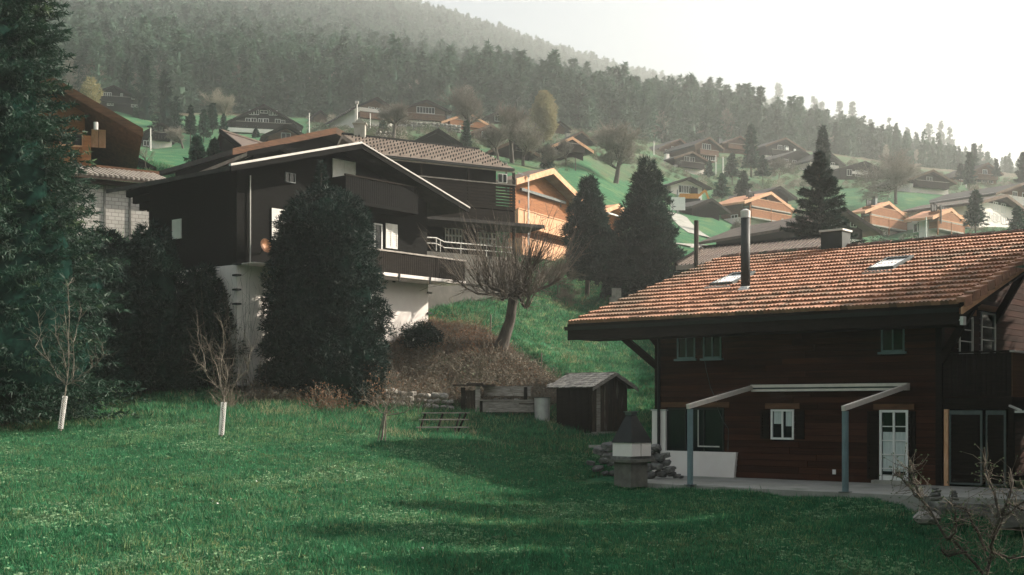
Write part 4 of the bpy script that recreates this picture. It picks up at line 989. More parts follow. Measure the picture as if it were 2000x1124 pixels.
def wallbox(name, m_, a0, a1, off0, off1, z0, z1, par=None):
    b0_ = w0+eU*a0; b1_ = w0+eU*a1; q = [b0_-inn*off0, b1_-inn*off0, b1_-inn*off1, b0_-inn*off1]
    return MB().add([(v.x,v.y,z0) for v in q]+[(v.x,v.y,z1) for v in q], [(3,2,1,0),(4,5,6,7),(0,1,5,4),(1,2,6,5),(2,3,7,6),(3,0,4,7)]).build(name, m_, par or g2.root)
wl = (w1-w0).length
wallbox('wall', black_wood, 0, wl, 0, -9, zb2-3, ze_+.2)
def w2px(px, py, off=0.0):
    B = w0-inn*off; tx = (px-CX)/F; a_ = (tx*B.y-B.x)/(eU.x-tx*eU.y); return a_, (HY-py)/F*(B.y+eU.y*a_)
def win2(x0, y0, x1, y1, cols=2, rows=2, off=0.0):
    a0, _ = w2px(x0, y0, off); a1, _ = w2px(x1, y0, off); m_ = (x0+x1)/2; b1 = w2px(m_, y0, off)[1]; b0_ = w2px(m_, y1, off)[1]
    f_ = wallbox('window', white_paint, a0, a1, off+.005, off+.05, b0_, b1)
    n_ = cols; st = (a1-a0)/n_; k_ = (b1-b0_)/rows
    for i in range(n_):
        for j in range(rows): wallbox('pane', glass_dark, a0+st*i+.05, a0+st*(i+1)-.05, off+.052, off+.07, b0_+k_*j+.04, b0_+k_*(j+1)-.04, f_)
win2(869,447,902,475,5,2); win2(931,455,968,478,5,2); win2(972,340,990,358,2,1)
aa, zz = w2px(940, 362, 1.6); ab = wl+.6
for (py0, py1, dp, m_) in ((356,398,1.6,dark_wood),):
    z1 = w2px(930, py0, dp)[1]; z0 = w2px(930, py1, dp)[1]
    nbd = 7
    for i in range(nbd): hgt = (z1-z0)/nbd; wallbox('balcony_board', m_, -1.0, ab, dp-.03, dp, z0+hgt*i+.03, z0+hgt*(i+1)-.01)
    wallbox('handrail', grey_wood, -1.0, ab+.02, dp-.06, dp+.03, z1+.005, z1+.06); wallbox('balcony_floor', dark_wood, -1.0, ab, 0, dp, z0-.22, z0-.002)
    for i in range(4): wallbox('balcony_post', dark_wood, ab-.15-i*3.0, ab-.02-i*3.0, dp-.16, dp-.04, z0-3.2, ze_-.2)
z1 = w2px(900, 405, 2.4)[1]; z0 = w2px(900, 434, 2.4)[1]; wallbox('lower_roof', roof_dark, -2, ab+1.5, -.0, 2.6, z0, z0+.18); wallbox('parapet', dark_wood, -2, ab-.5, 2.35, 2.4, z0+.181, z1)
# stone chimney and mast on the ridge
cw = P(703, 262, 76.5); c_ = MB().box(cw.x-.33,cw.x+.33,cw.y-.3,cw.y+.3,cw.z-.5,cw.z+.55).build('chimney', concrete, g2.roof_o)
MB().box(cw.x-.42,cw.x+.42,cw.y-.38,cw.y+.38,cw.z+.552,cw.z+.62).prism([(cw.x-.3,cw.z+.622),(cw.x+.3,cw.z+.622),(cw.x,cw.z+.95)], cw.y-.25, cw.y+.25).build('chimney_cap', concrete, g2.roof_o)
# steel railing and terrace in front of the shingled chalet
rl = empty('steel_railing', (0,0,0)); tag(rl, 'pale two-rail steel railing sloping along the terrace below the lit window', 'railing')
rp1 = [P(832,464,69), P(852,465,69.5), P(868,473,70.5), P(1000,484,76)]; rp2 = [P(832,475,69), P(852,476,69.5), P(868,484,70.5), P(1000,494,76)]
MB().tube(rp1, .03, 6).build('rail', metal_pale, rl); MB().tube(rp2, .025, 6).build('rail', metal_pale, rl)
for (a_, b_) in zip(((832,464,69),(852,465,69.5),(860,469,70),(900,476,72),(950,480,74)), ((832,490,69),(852,490,69.5),(860,492,70),(900,497,72),(950,502,74))):
    MB().tube([P(*a_), P(*b_)], .025, 6).build('baluster', metal_pale, rl)
dark_render = mat('dark_render', (.075,.070,.060), (.045,.042,.037), scale=1.5, bump=.3)
tw = empty('terrace_wall', (0,0,0)); tag(tw, 'dark concrete terrace wall carrying the steel railing', 'wall')
ta = P(826,490,68.8); tb = P(1010,505,77)
MB().add([(ta.x,ta.y,2),(tb.x,tb.y,4),(tb.x+.5,tb.y+7,4),(ta.x+.5,ta.y+7,2),(ta.x,ta.y,ta.z),(tb.x,tb.y,tb.z),(tb.x+.5,tb.y+7,tb.z),(ta.x+.5,ta.y+7,ta.z)], [(3,2,1,0),(4,5,6,7),(0,1,5,4),(1,2,6,5),(2,3,7,6),(3,0,4,7)]).build('retaining_wall', dark_render, tw)

# the brown-verged and small roofs on the left of it
b3 = House('brown_verge_chalet', 'dark chalet with a long tan verge board rising behind the black chalet roof', (656,251), (380,345), (775,300), 84, 42, 420, D=9, wall=black_wood, roof=roof_dark, verge=verge_dull, ovf=1.6, ove=1.6, t=.3)
for c in b3.root.children:
    if c.name.startswith('verge_board'): c.data.materials[0] = brown_wood; break
lr = House('low_shingled_annex', 'low annex with a small grey shingled roof between the tan verge and the black roof', (556,283), (500,305), (640,305), 72, 35, 420, D=8, wall=black_wood, roof=roof_grey, verge=black_wood, ovf=.6, ove=.6, t=.2)
def right_slope_roof(name, label, ridge, eave, d0, d1, de0, de1, roofm, verge, cat='house', wallm=black_wood, zb=5, ridge_m=None):
    a0 = P(*ridge[0], d0); a1 = P(*ridge[1], d1); e0 = P(*eave[0], de0); e1 = P(*eave[1], de1); z = (a0.z+a1.z)/2; a0.z = a1.z = z; z = (e0.z+e1.z)/2; e0.z = e1.z = z
    t = empty(name, (0,0,0)); tag(t, label, cat); k0 = a0*2-e0; k0.z = z; k1 = a1*2-e1; k1.z = z; dn = Vector((0,0,-.2)); q = MB(); F6 = [(0,1,2,3),(7,6,5,4),(0,4,5,1),(1,5,6,2),(2,6,7,3),(3,7,4,0)]
    q.add([e0,e1,a1,a0,e0+dn,e1+dn,a1+dn,a0+dn], F6); q.add([k0,k1,a1+Vector((0,.004,0)),a0+Vector((0,.004,0)),k0+dn,k1+dn,a1+dn,a0+dn], F6); r = q.build('roof', roofm, t)
    MB().beam(a0+(e0-a0)*-.01, e0, .1, .28).beam(a1, e1, .1, .28).build('verge_board', verge, t)
    MB().beam(a0+Vector((0,0,.06)), a1+Vector((0,0,.06)), .25, .12).build('ridge_cap', ridge_m or roofm, t)
    c = (e0+k0)/2; i_ = lambda p_, c_: p_*.86+c_*.14
    cc = (e0+e1+k0+k1)/4; w_ = [i_(x, cc) for x in (e0,e1,k1,k0)]; g_ = [i_(a0, (a0+a1)/2), i_(a1, (a0+a1)/2)]
    MB().add([(v.x,v.y,zb) for v in w_]+[(v.x,v.y,z-.05) for v in w_]+[(v.x,v.y,a0.z-.4) for v in g_], [(0,1,5,4),(1,2,9,5)[:0] or (1,2,6,5),(2,3,7,6),(3,0,4,7),(3,2,1,0),(4,8,7),(5,6,9),(4,5,9,8),(6,7,8,9)]).build('wall', wallm, t)
    return t, r, (a0,a1,e0,e1)
right_slope_roof('pale_roofed_chalet', 'chalet with a low pale tan roof left of the tan verge board', ((430,265),(530,278)), ((470,296),(600,310)), 98, 104, 91, 97, roof_orange if False else roof_brown, black_wood)
us = empty('dark_gable_shed', (0,0,0))
bpy.data.objects.remove(us)

# long metal-sheet roof behind the tiled house
t, r, (a0,a1,e0,e1) = right_slope_roof('metal_roofed_barn', 'long low barn with a pale standing-seam metal roof behind the tiled ridge', ((1374,488),(1640,459)), ((1320,523),(1600,492)), 62, 57.5, 57.5, 53, roof_grey, dark_wood, 'barn', dark_wood, zb=-1, ridge_m=metal_dark)
for i in range(34):
    f_ = (i+.5)/34; MB().beam(e0.lerp(e1, f_)+Vector((0,0,.03)), a0.lerp(a1, f_)+Vector((0,0,.03)), .035, .06).build('seam', roof_brown, t)
pl = MB().tube([(0,0,-2.5),(0,0,2.0)], .10, 8).build('utility_post', bark_m); w0_ = P(1360, 522, 55); pl.location = w0_; tag(pl, 'dark wooden post standing just behind the left verge of the tiled roof', 'post')
wr = MB().tube([P(1361, 476, 55), P(1376, 487, 61)], .02, 4).build('stay_wire', metal_grey); tag(wr, 'short stay wire from the dark post to the metal roof', 'wire')

# central orange chalet and its neighbour
oc = House('orange_chalet', 'bright orange larch chalet with plank balcony and grey seamed roof behind the pollard tree', (1080,330), (992,369), (1131,373), 100, 61, 530, back=958, wall=orange_wood, roof=roof_grey, verge=verge_wood, ovf=1.2, ove=1.1, t=.35)
oc.window('f', (1021,394,1047,413), frame=dark_wood, cols=2, pane=curtain_m); oc.window('f', (1054,399,1082,419), frame=dark_wood, cols=2, pane=curtain_m); oc.window('f', (1040,361,1047,371), frame=dark_wood, cols=1, pane=curtain_m); oc.window('f', (1054,362,1062,372), frame=dark_wood, cols=1)
zq = oc.front(995, 403, 1.2)[1]-1.1; r = (0, 0, zq, zq+1.1); oc.balcony('f', (-.8, oc.W, r[2], r[2]+1.15), 1.2, m=pale_orange_wood, rail=pale_orange_wood, slat=.2)
oc.balcony('l', (0, oc.D*.7, r[2], r[2]+1.15), .8, m=orange_wood, rail=pale_orange_wood, slat=.2)
zq = oc.front(1012, 461, 1.2)[1]; oc.balcony('f', (-.2, oc.W, zq-1.15, zq), 1.2, m=pale_orange_wood, rail=pale_orange_wood, slat=.2)
oc.window('f', (1064,455,1072,470), frame=white_paint, cols=1); oc.window('f', (1030,452,1052,472), frame=dark_wood, cols=2)
q = MB(); r = oc.rect('f', (1008,380,1095,384)); oc.fbox(q, 'f', r[0], r[1], r[2]-.1, r[2]+.1, .3, .5); q.build('awning_box', metal_grey, oc.root)
for px in (1010,1091): a, b = oc.front(px, 395+(px-1010)*.1); q = MB(); oc.fbox(q, 'f', a-.1,a+.1,b-.12,b+.12,.005,.2); q.build('wall_lamp', metal_dark, oc.root)
for i in range(16):
    y = -oc.ovf+i*(oc.D+2*oc.ovf)/16; MB().prism([(-oc.ove, oc.H-oc.pitch*oc.ove+oc.t), (oc.W/2, oc.H+oc.pitch*oc.W/2+oc.t), (oc.W/2, oc.H+oc.pitch*oc.W/2+oc.t+.05), (-oc.ove, oc.H-oc.pitch*oc.ove+oc.t+.05)], y, y+.04, 'y').build('seam', roof_brown, oc.roof_o)
q = MB().box(oc.W*.12, oc.W*.30, oc.D*.4, oc.D*.6, 0, .1); zz = oc.H+oc.pitch*oc.W*.2+oc.t; s_ = q.build('skylight', metal_grey, oc.root, loc=(0,0,zz)); s_.rotation_euler = (0,0,0)
o2 = House('small_orange_chalet', 'smaller orange chalet squeezed between the two tall pines', (1209,399), (1172,420), (1236,421), 108, 58, 520, D=9, wall=orange_wood, roof=roof_orange, verge=verge_wood, ovf=1.0, ove=.9, t=.25)
r = o2.rect('f', (1188,466,1228,487)); o2.balcony('f', (r[0]-.5, r[1]+1, r[2], r[2]+1.1), 1.0, m=pale_orange_wood, rail=pale_orange_wood, slat=.2); o2.window('f', (1192,453,1202,466), frame=dark_wood, cols=2)
MB().beam((0,-1.0,r[3]+1.6),(o2.W,-1.0,r[3]+1.6),.15,.12).build('awning_box', metal_pale, o2.root)

# left orange house behind the spruce, shed with block wall
lo = House('rust_orange_chalet', 'orange timber chalet with a deep brown roof overhang behind the tall spruce', (60,128), (-170,230), (277,247), 68, 18, 370, D=12, wall=orange_wood, roof=roof_dark, verge=brown_wood, ovf=2.2, ove=3.0, t=.35)
for c in lo.root.children:
    if c.name.startswith('roof') : pass
MB().prism([(lo.W+lo.ove, lo.H-lo.pitch*lo.ove-.02), (lo.W/2, lo.H+lo.pitch*lo.W/2-.02), (lo.W/2, lo.H+lo.pitch*lo.W/2-.08), (lo.W+lo.ove, lo.H-lo.pitch*lo.ove-.08)], -lo.ovf+.02, lo.D, 'y').build('soffit_boards', brown_wood, lo.root)
r = lo.rect('f', (150,255,205,305)); lo.shutter('f', (178,254,207,289), m=pale_orange_wood, leaves=2, slats=4); lo.balcony('f', (2, lo.W+.2, r[2]-.9, r[2]+.25), 1.4, m=orange_wood, rail=pale_orange_wood)
lo.window('f', (120,262,160,292), frame=pale_orange_wood)
MB().box(lo.W-.1, lo.W+.35, -1.6, -1.2, -3, lo.rect('f',(150,255,205,305))[2]+.8).build('balcony_post', orange_wood, lo.root)
MB().tube([(lo.W+.6,-2.3,lo.rect('f',(200,240,226,272))[2]), (lo.W+.6,-2.3,lo.rect('f',(200,240,226,265))[2]+.2)], .12, 8).build('floodlight', metal_pale, lo.root)
# garage: block wall under a tiled lean-to roof
ga = P(150, 432, 66.5); gd = (P(345, 432, 69.5)-ga); gd.z = 0; gl = gd.length; gth = math.atan2(gd.y, gd.x)
gr = empty('block_garage', ga, gth); tag(gr, 'garage of pale concrete blocks under an old ribbed tile roof', 'garage')
k_ = 67/F
MB().box(0, gl, 0, 4, -2, 2.15).build('block_masonry', block_m, gr)
for x in (gl*.27, gl*.52): MB().box(x-.05, x+.05, -.06, -.002, -2, 2.15).build('pier', dark_stone, gr)
MB().prism([(-.6,2.2),(-.6,2.34),(2.9,3.34),(2.9,3.2)], -1.6, gl-.1, 'x').build('roof', roof_brown, gr)
rbm = MB().prism([(-.66,2.33),(-.66,2.45),(2.9,3.47),(2.9,3.35)], 0, .11, 'x').mesh('tile_rib', grey_wood)
n = int((gl+1.6)/.27)
for i in range(n): ob('tile_rib', rbm, gr, (-1.6+i*.27, 0, 0))
MB().box(-1.6, gl, 2.8, 3.0, 3.3, 3.55).build('ridge_board', brown_wood, gr); MB().box(gl-3.5, gl, .3, .5, 1.6, 2.2).build('beam', black_wood, gr)
MB().box(-.5, gl, -.5, -.42, 1.95, 2.2).build('fascia', dark_wood, gr)
gs = House('dark_gable_shed', 'small shed with a plain dark gable peeping over the block garage roof', (272,310), (243,322), (308,333), 92, 15, 360, D=6, wall=black_wood, roof=roof_dark, verge=dark_wood, ovf=.3, ove=.3, t=.12, cat='shed')

# ================================================================== village on the slope
def grid_windows(h, rows, cols, face='f', z0=None, z1=None, m0=.12, w_=1.05, hh=1.05, frame=white_paint, skip=()):
    z0 = z0 if z0 is not None else .8; z1 = z1 if z1 is not None else h.H*.9
    for r in range(rows):
        z = z0+(z1-z0)*(r/(max(rows-1, 1)))
        for c in range(cols):
            if (r, c) in skip: continue
            x = h.W*m0+h.W*(1-2*m0)*(c+.5)/cols
            if z+hh > h.H + h.pitch*min(x-w_/2, h.W-x-w_/2)-.2: continue
            h.window(face, (x-w_/2, x+w_/2, z, z+hh), frame=frame, local=True, cols=2, bar=.07)
VH = [
 # name,label, ap,L,R,d,theta,base,D, wall,roof,verge,plinth, windows(rows,cols), extras
 ('village_chalet','broad dark chalet with three rows of white windows on the upper left slope',(516,204),(444,240),(597,246),215,14,262,12,dark_wood,roof_dark,dark_wood,0,None,1),
 ('village_chalet','nearly black chalet half hidden by trees under the left forest edge',(222,167),(176,184),(276,192),228,18,212,11,black_wood,roof_dark,black_wood,0,None,1),
 ('village_chalet','small dark chalet with a white ground floor and green shutters beside the bare bush',(316,240),(280,258),(350,262),180,22,289,8,black_wood,roof_dark,dark_wood,1.5,None,1),
 ('village_chalet','low reddish gable house in front of the broad dark chalet',(560,243),(508,273),(608,265),160,16,285,8,brown_wood,roof_dark,dark_wood,0,(1,2),0),
 ('village_chalet','chalet with pale render storeys and a very long roof slope left of the bare tree',(737,190),(690,214),(790,222),228,28,248,13,brown_wood,roof_dark,dark_wood,3.2,(2,3),1),
 ('village_chalet','brown chalet with a full balcony on the terraces above the stone walls',(834,195),(785,213),(882,216),235,18,248,11,brown_wood,roof_dark,dark_wood,1.0,(2,4),2),
 ('village_chalet','tiny chalet among bushes right of the broad dark chalet',(626,216),(602,229),(648,232),255,12,240,8,brown_wood,roof_dark,dark_wood,0,(1,2),0),
 ('village_barn','plain dark barn gable just above the grey shingle roof',(856,252),(806,277),(900,280),150,18,296,8,black_wood,roof_dark,black_wood,0,None,0),
 ('village_chalet','light orange wooden chalet with a wide brown roof above the dark barn',(915,220),(868,247),(972,240),222,28,252,10,orange_wood,roof_brown,verge_wood,0,(1,2),1),
 ('village_chalet','brown-roofed chalet behind the multi-stemmed bare trees',(958,243),(925,262),(1000,262),205,30,280,9,brown_wood,roof_brown,verge_dull,0,(1,3),0),
 ('village_chalet','small dark-roofed chalet tucked against the forest beside the yellow birch',(975,217),(950,229),(1005,232),250,20,242,8,dark_wood,roof_dark,dark_wood,0,(1,2),0),
 ('village_barn','wide dark barn with a tan verge standing behind the bare trees',(1004,274),(948,297),(1048,300),158,22,312,9,black_wood,roof_dark,verge_dull,0,None,0),
 ('village_chalet','dark chalet with a tan right verge below the yellow birch',(1118,268),(1070,290),(1153,290),172,30,302,9,dark_wood,roof_dark,verge_wood,0,(1,3),1),
 ('village_chalet','dark roof rising behind the tan-verged chalet',(1136,256),(1118,270),(1176,280),212,25,282,9,dark_wood,roof_dark,verge_dull,0,(1,2),0),
 ('village_chalet','small brown chalet highest beside the yellow birch crown',(1094,237),(1080,250),(1124,252),245,20,262,8,brown_wood,roof_dark,dark_wood,0,(1,2),0),
 ('village_chalet','leftmost of the hazy clustered chalets with a long layered roof',(1328,271),(1270,294),(1352,290),268,32,312,12,brown_wood,roof_dark,verge_dull,1.0,(2,3),0),
 ('village_chalet','reddish brown chalet with a rounded gable in the hazy cluster',(1386,268),(1352,284),(1410,288),258,32,320,12,brown_wood,roof_dark,verge_dull,0,(2,3),1),
 ('village_chalet','dark chalet with white ground floor lowest in the hazy cluster',(1353,296),(1318,309),(1390,316),238,30,342,10,dark_wood,roof_dark,verge_dull,1.6,(2,3),1),
 ('village_chalet','chalet with a reddish gable behind the hazy mixed conifers',(1446,266),(1400,282),(1470,282),275,28,300,11,brown_wood,roof_dark,verge_dull,0,(1,3),1),
 ('village_chalet','dark chalet with two bright shutters beside the tall narrow spruce',(1535,269),(1496,284),(1574,294),282,28,318,10,dark_wood,roof_dark,verge_dull,1.2,(2,3),1),
 ('village_chalet','low dark chalet with a broad roof below the two-shutter chalet',(1566,292),(1505,320),(1602,312),265,34,332,9,dark_wood,roof_dark,dark_wood,1.0,(1,3),0),
 ('village_chalet','chalet just right of the narrow spruce with a steep dark gable',(1617,294),(1590,312),(1660,324),262,30,334,9,dark_wood,roof_dark,dark_wood,1.4,(1,3),0),
 ('village_chalet','wide dark chalet with one pale balcony rail left of the big bare tree',(1690,315),(1640,331),(1742,338),242,24,353,10,dark_wood,roof_dark,dark_wood,0,(1,3),3),
 ('village_chalet','dark chalet with white window rows right of the big bare tree',(1823,332),(1776,352),(1869,355),214,24,379,10,dark_wood,roof_dark,verge_dull,1.5,(2,4),1),
 ('village_chalet','small chalet between the far conifers on the right',(1885,332),(1859,341),(1900,350),262,24,356,8,brown_wood,roof_brown,verge_dull,0,(1,2),0),
 ('village_chalet','hazy chalet with a rounded balcony gable on the right skyline',(1930,318),(1902,336),(1962,340),272,22,364,9,brown_wood,roof_dark,verge_dull,0,(2,2),1),
 ('village_chalet','dark chalet with white shuttered basement just above the tiled ridge on the right',(1966,380),(1908,402),(2004,404),165,42,446,10,black_wood,roof_brown,verge_dull,3.0,(2,3),0),
 ('village_chalet','reddish chalet cut by the right frame edge above the white basement chalet',(2003,356),(1936,388),(2050,385),192,36,400,12,brown_wood,roof_dark,verge_dull,1.2,(2,3),0),
 ('village_house','white-walled bungalow with a broad dark hipped-looking roof above the digger',(1348,346),(1298,363),(1382,363),190,26,388,10,white_wall,roof_dark,dark_wood,0,(1,4),0),
 ('village_barn','windowless dark barn below the white-walled bungalow',(1390,388),(1338,405),(1412,405),165,40,424,10,black_wood,roof_dark,dark_wood,0,None,0),
 ('village_chalet','dark roofed chalet behind the orange-roofed chalet with twin balconies',(1524,364),(1500,378),(1566,386),200,35,402,9,dark_wood,roof_dark,dark_wood,0,None,0),
]
HOUSES = []
for (nm, lb, ap, L_, R2, d_, th_, bs, D2, wm, rm, vm_, pl_, wn, bal) in VH:
    h = House(nm, lb, ap, L_, R2, d_, th_, bs, D=D2, wall=wm, roof=rm, verge=vm_, plinth=pl_ or None, ovf=1.0, ove=1.0, t=.28, cat='barn' if 'barn' in nm else 'house', group='houses on the hillside')
    HOUSES.append(h)
    if wn: grid_windows(h, wn[0], wn[1]+1, z0=(h.H*.45 if wn[0] == 1 else max(.7, h.H*.22)), z1=h.H*.82)
    if bal in (1, 2):
        zb_ = h.H*(.48 if bal == 1 else .40); h.balcony('f', (h.W*.08 if bal == 1 else 0, h.W*.92 if bal == 1 else h.W, zb_, zb_+.95), 1.0, m=wm if wm is not white_wall else dark_wood, rail=grey_wood, slat=.35)
    if bal == 3: q = MB(); h.fbox(q, 'f', h.W*.2, h.W*.65, h.H*.55, h.H*.55+.5, .9, 1.0); q.build('balcony_rail', verge_white, h.root)
    if random.random() < .55 and 'barn' not in nm: h.chimney(h.W*random.choice((.35,.6)), h.D*random.uniform(.3,.6), .7, .9, random.choice((concrete, metal_grey, white_wall)))
h0 = HOUSES[0]
for r in [(487,216,495,224),(497,216,505,224),(509,217,522,221),(526,217,532,225),(534,217,541,225),(480,232,489,238),(491,232,500,238),(505,233,513,240),(515,233,524,240),(538,234,547,241),(549,236,556,242),(472,246,482,252),(493,247,503,253)]:
    h0.window('f', r, bar=.08)
MB().box(-1, h0.W*1.05, -2.2, -1.9, -.35, .35).build('terrace_parapet', white_wall, h0.root)
h1 = HOUSES[1]
for r in [(187,184,191,189),(203,182,209,189),(211,182,217,189),(236,184,239,189),(258,190,262,194),(210,202,214,206),(217,202,221,206),(257,205,262,209),(265,206,270,210)]: h1.window('f', r, bar=.09)
h2 = HOUSES[2]
for r in [(302,249,306,255),(313,249,317,255),(300,264,305,271),(308,265,313,272),(314,266,318,272),(333,269,337,275),(281,276,291,285),(298,281,306,288),(310,282,321,288)]: h2.window('f', r, bar=.08)
wb_ = HOUSES[-3]
hm = HOUSES[26]
for r in [(1937,422,1943,431),(1946,422,1953,431)]: hm.window('f', r, bar=.07)
for i_ in (19,):
    for r in ((1528,290,1534,295),(1544,293,1548,298)): q = MB(); hh_ = HOUSES[i_]; rr = hh_.rect('f', r); hh_.fbox(q, 'f', *rr, 1.05, 1.15); q.build('awning_cloth', white_paint, hh_.root)

def orange_block(label, ap, L_, R2, d, base, back, bals, th_=44):
    h = House('village_chalet', label, ap, L_, R2, d, th_, base, back=back, wall=orange_wood, roof=roof_orange, verge=verge_wood, plinth=1.9, ovf=1.3, ove=1.2, t=.3, group='houses on the hillside')
    for c in h.root.children:
        if c.name.startswith('wall'): c.data.materials[0] = brown_wood
    for (y0_, y1_) in bals:
        a0, a1, b0_, b1 = h.rect('f', (L_[0]+18, y0_, R2[0]-12, y1_)); h.balcony('f', (h.W*.04, h.W*.99, b0_, b0_+1.05), 1.3, m=orange_wood, rail=pale_orange_wood, slat=.25, slab_m=concrete)
        for k in range(3): x = h.W*(.15+.3*k); h.window('f', (x, x+1.2, b0_+.3, b0_+2.0), frame=dark_wood, local=True, cols=2)
    h.window('l', (h.D*.2, h.D*.2+1, h.H*.3, h.H*.3+1.1), frame=white_paint, local=True); h.window('l', (h.D*.65, h.D*.65+1, .6, 1.5), frame=white_paint, local=True)
    q = MB()
    for x in (0.02, h.W*.5, h.W-.14): h.fbox(q, 'f', x, x+.12, 0, h.H-.3, 1.22, 1.34)
    q.build('balcony_posts' if False else 'balcony_frame', orange_wood, h.root); h.chimney(h.W*.35, h.D*.4, .5, .8, metal_grey); return h
ob1 = orange_block('orange-roofed chalet with two stacked balconies standing above the metal roof', (1506,375), (1457,399), (1558,407), 176, 458, 1383, ((400,414),(421,435)))
ob2 = orange_block('orange-roofed chalet in the middle of three behind the tiled ridge', (1736,394), (1692,416), (1783,427), 165, 462, 1656, ((419,431),(440,450)))
ob3 = orange_block('orange-roofed chalet partly sunk behind the tiled ridge, rightmost of three', (1858,407), (1818,429), (1890,432), 152, 466, 1765, ((430,440),(447,456)))
dk = House('village_chalet', 'big dark chalet with a broad brown roof directly behind the near spruce', (1652,408), (1560,448), (1706,441), 112, 32, 500, D=12, wall=dark_wood, roof=roof_brown, verge=dark_wood, ovf=1.2, ove=1.2, t=.25, plinth=1.6, group='houses on the hillside')
dk.window('f', (1661,432,1671,443)); dk.window('f', (1630,448,1640,458)); grid_windows(dk, 1, 3, z0=1.9)

# ------------------------------------------------------------------ poles, boards, digger
def pole(px, pb, pt, d, label, r=.05, m_=metal_pale, cat='pole', head=None):
    b_ = P(px, pb, d); t = empty('pole', b_); tag(t, label, cat, 'poles and posts in the village'); h_ = (pb-pt)*d/F
    MB().tube([(0,0,-1.5),(0,0,h_)], [r, r*.8], 6).build('shaft', m_, t)
    if head == 'lamp': MB().box(-.32,.32,-.25,.25,h_,h_+.14).box(-.2,.2,-.15,.15,h_+.142,h_+.2).build('lamp_head', metal_dark, t)
    if head == 'ball': MB().box(-.1,.1,-.1,.1,h_,h_+.15).build('finial', metal_pale, t)
for a in [(249,325,276,88,'short street lamp with a dark flat head above the block garage',.06,metal_pale,'street lamp','lamp'),(294,275,249,150,'pale lamp pole beside the white-floored chalet',.09,metal_pale,'street lamp','lamp'),
          (1032,440,346,96,'white flagpole in front of the orange chalet',.06,white_paint,'flagpole','ball'),(697,262,203,78,'thin pale mast beside the stone chimney',.05,metal_pale,'mast','ball'),
          (604,252,221,200,'pale pole right of the broad dark chalet',.10,metal_pale,'pole',None),(723,262,222,190,'thin pole before the pale terraces',.08,metal_pale,'pole',None),
          (1124,345,308,160,'thin dark pole on the green slope above the orange chalet',.08,bark_m,'pole',None),(1277,308,277,245,'white pole left of the hazy chalet cluster',.12,metal_pale,'pole','ball'),
          (1398,336,304,235,'left of the twin pale poles by the hazy cluster',.10,metal_pale,'pole',None),(1412,337,307,235,'right of the twin pale poles by the hazy cluster',.12,metal_pale,'pole',None),
          (1323,412,371,160,'pole carrying the white sign board',.10,metal_grey,'pole',None),(1528,458,430,150,'white pole on the terrace of the double-balcony chalet',.09,white_paint,'pole','ball'),
          (1750,388,364,196,'white pole under the big bare tree',.12,metal_pale,'pole',None),(1887,359,325,240,'tall white pole beside the far conifer pair',.13,metal_pale,'pole',None),
          (1809,455,424,140,'thin white pole before the rightmost orange roof',.07,white_paint,'pole',None),(1838,412,401,150,'vent pipe above the rightmost orange roof',.09,metal_grey,'pole',None),(989,345,322,112,'dark flue beside the orange chalet roof',.1,metal_dark,'pole','ball'),(963,330,305,108,'thin white pole at the corner of the grey shingle roof',.05,white_paint,'pole',None)]:
    pole(*a)
sb = MB().box(-.9,.9,-.05,.05,0,1.6).build('sign_board', white_paint); sb.location = P(1324, 411, 158); tag(sb, 'blank white board standing before the dark barn', 'sign board')
dg = empty('excavator', P(1350, 394, 172)); tag(dg, 'small orange excavator on bare ground below the white bungalow', 'excavator')
MB().box(-1.3,1.1,-.9,-.5,-.3,.25).box(-1.3,1.1,.5,.9,-.3,.25).build('track', metal_dark, dg); MB().box(-1.6,.9,-.7,.7,.27,.95).build('body', digger_m, dg); MB().box(-.2,.8,-.6,.2,.952,1.75).build('cab', glass_dark, dg)
MB().beam((.8,0,.6),(1.9,0,1.5),.28,.3).beam((1.9,0,1.5),(2.4,0,.2),.24,.24).build('boom', digger_m, dg); MB().box(2.15,2.7,-.3,.3,-.1,.25).build('bucket', metal_grey, dg)
# access path between the fields
def strip(name, pts, wd, m_, lift=.06):
    mb = MB(); n = len(pts); vs = []
    for i, (px, py, d) in enumerate(pts):
        c = P(px, py, d); c.z = gz(c.x, c.y)+lift; a = P(*pts[max(i-1,0)]); b = P(*pts[min(i+1,n-1)]); t = (b-a); t.z = 0; t.normalize(); s_ = Vector((-t.y, t.x, 0))*wd/2
        for q in (c-s_, c+s_): vs += [(q.x, q.y, max(gz(q.x, q.y)+lift, c.z-.2)), (q.x, q.y, gz(q.x, q.y)-.6)]
    fs = []
    for i in range(n-1): o = i*4; fs += [(o, o+2, o+6, o+4), (o, o+4, o+5, o+1), (o+2, o+3, o+7, o+6)]
    o_ = mb.add(vs, fs).build(name, m_); tag(o_, kind='structure'); return o_
strip('path', [(1312,408,160),(1322,413,158),(1335,421,150),(1350,430,143),(1366,438,138)], 2.4, patio_m)
strip('road', [(1330,462,118),(1380,461,122),(1450,458,128),(1540,457,128)], 2.0, concrete)
# terrace walls of stones under the upper chalets
def terrace_wall(label, pts, rows=2, s0=.8):
    t = empty('terrace_stone_wall', P(*pts[0])); tag(t, label, 'stone wall'); b = Vector(P(*pts[0]))
    for k in range(len(pts)-1):
        a_ = P(*pts[k]); c_ = P(*pts[k+1]); n = max(2, int((c_-a_).length/(s0*1.0)))
        for i in range(n):
            q = a_.lerp(c_, i/n)
            for r in range(rows): z = gz(q.x, q.y)+r*s0*.6; stone(t, (q.x-b.x, q.y-b.y, z-b.z+.2), (s0*1.2, s0, s0*.75), ST, i=i+r)
terrace_wall('rough stone terrace wall below the balconied brown chalet', [(770,268,215),(830,266,215),(905,270,212)], 3)
terrace_wall('pale terrace wall above the grey shingle roof', [(740,272,175),(800,268,178)], 2)

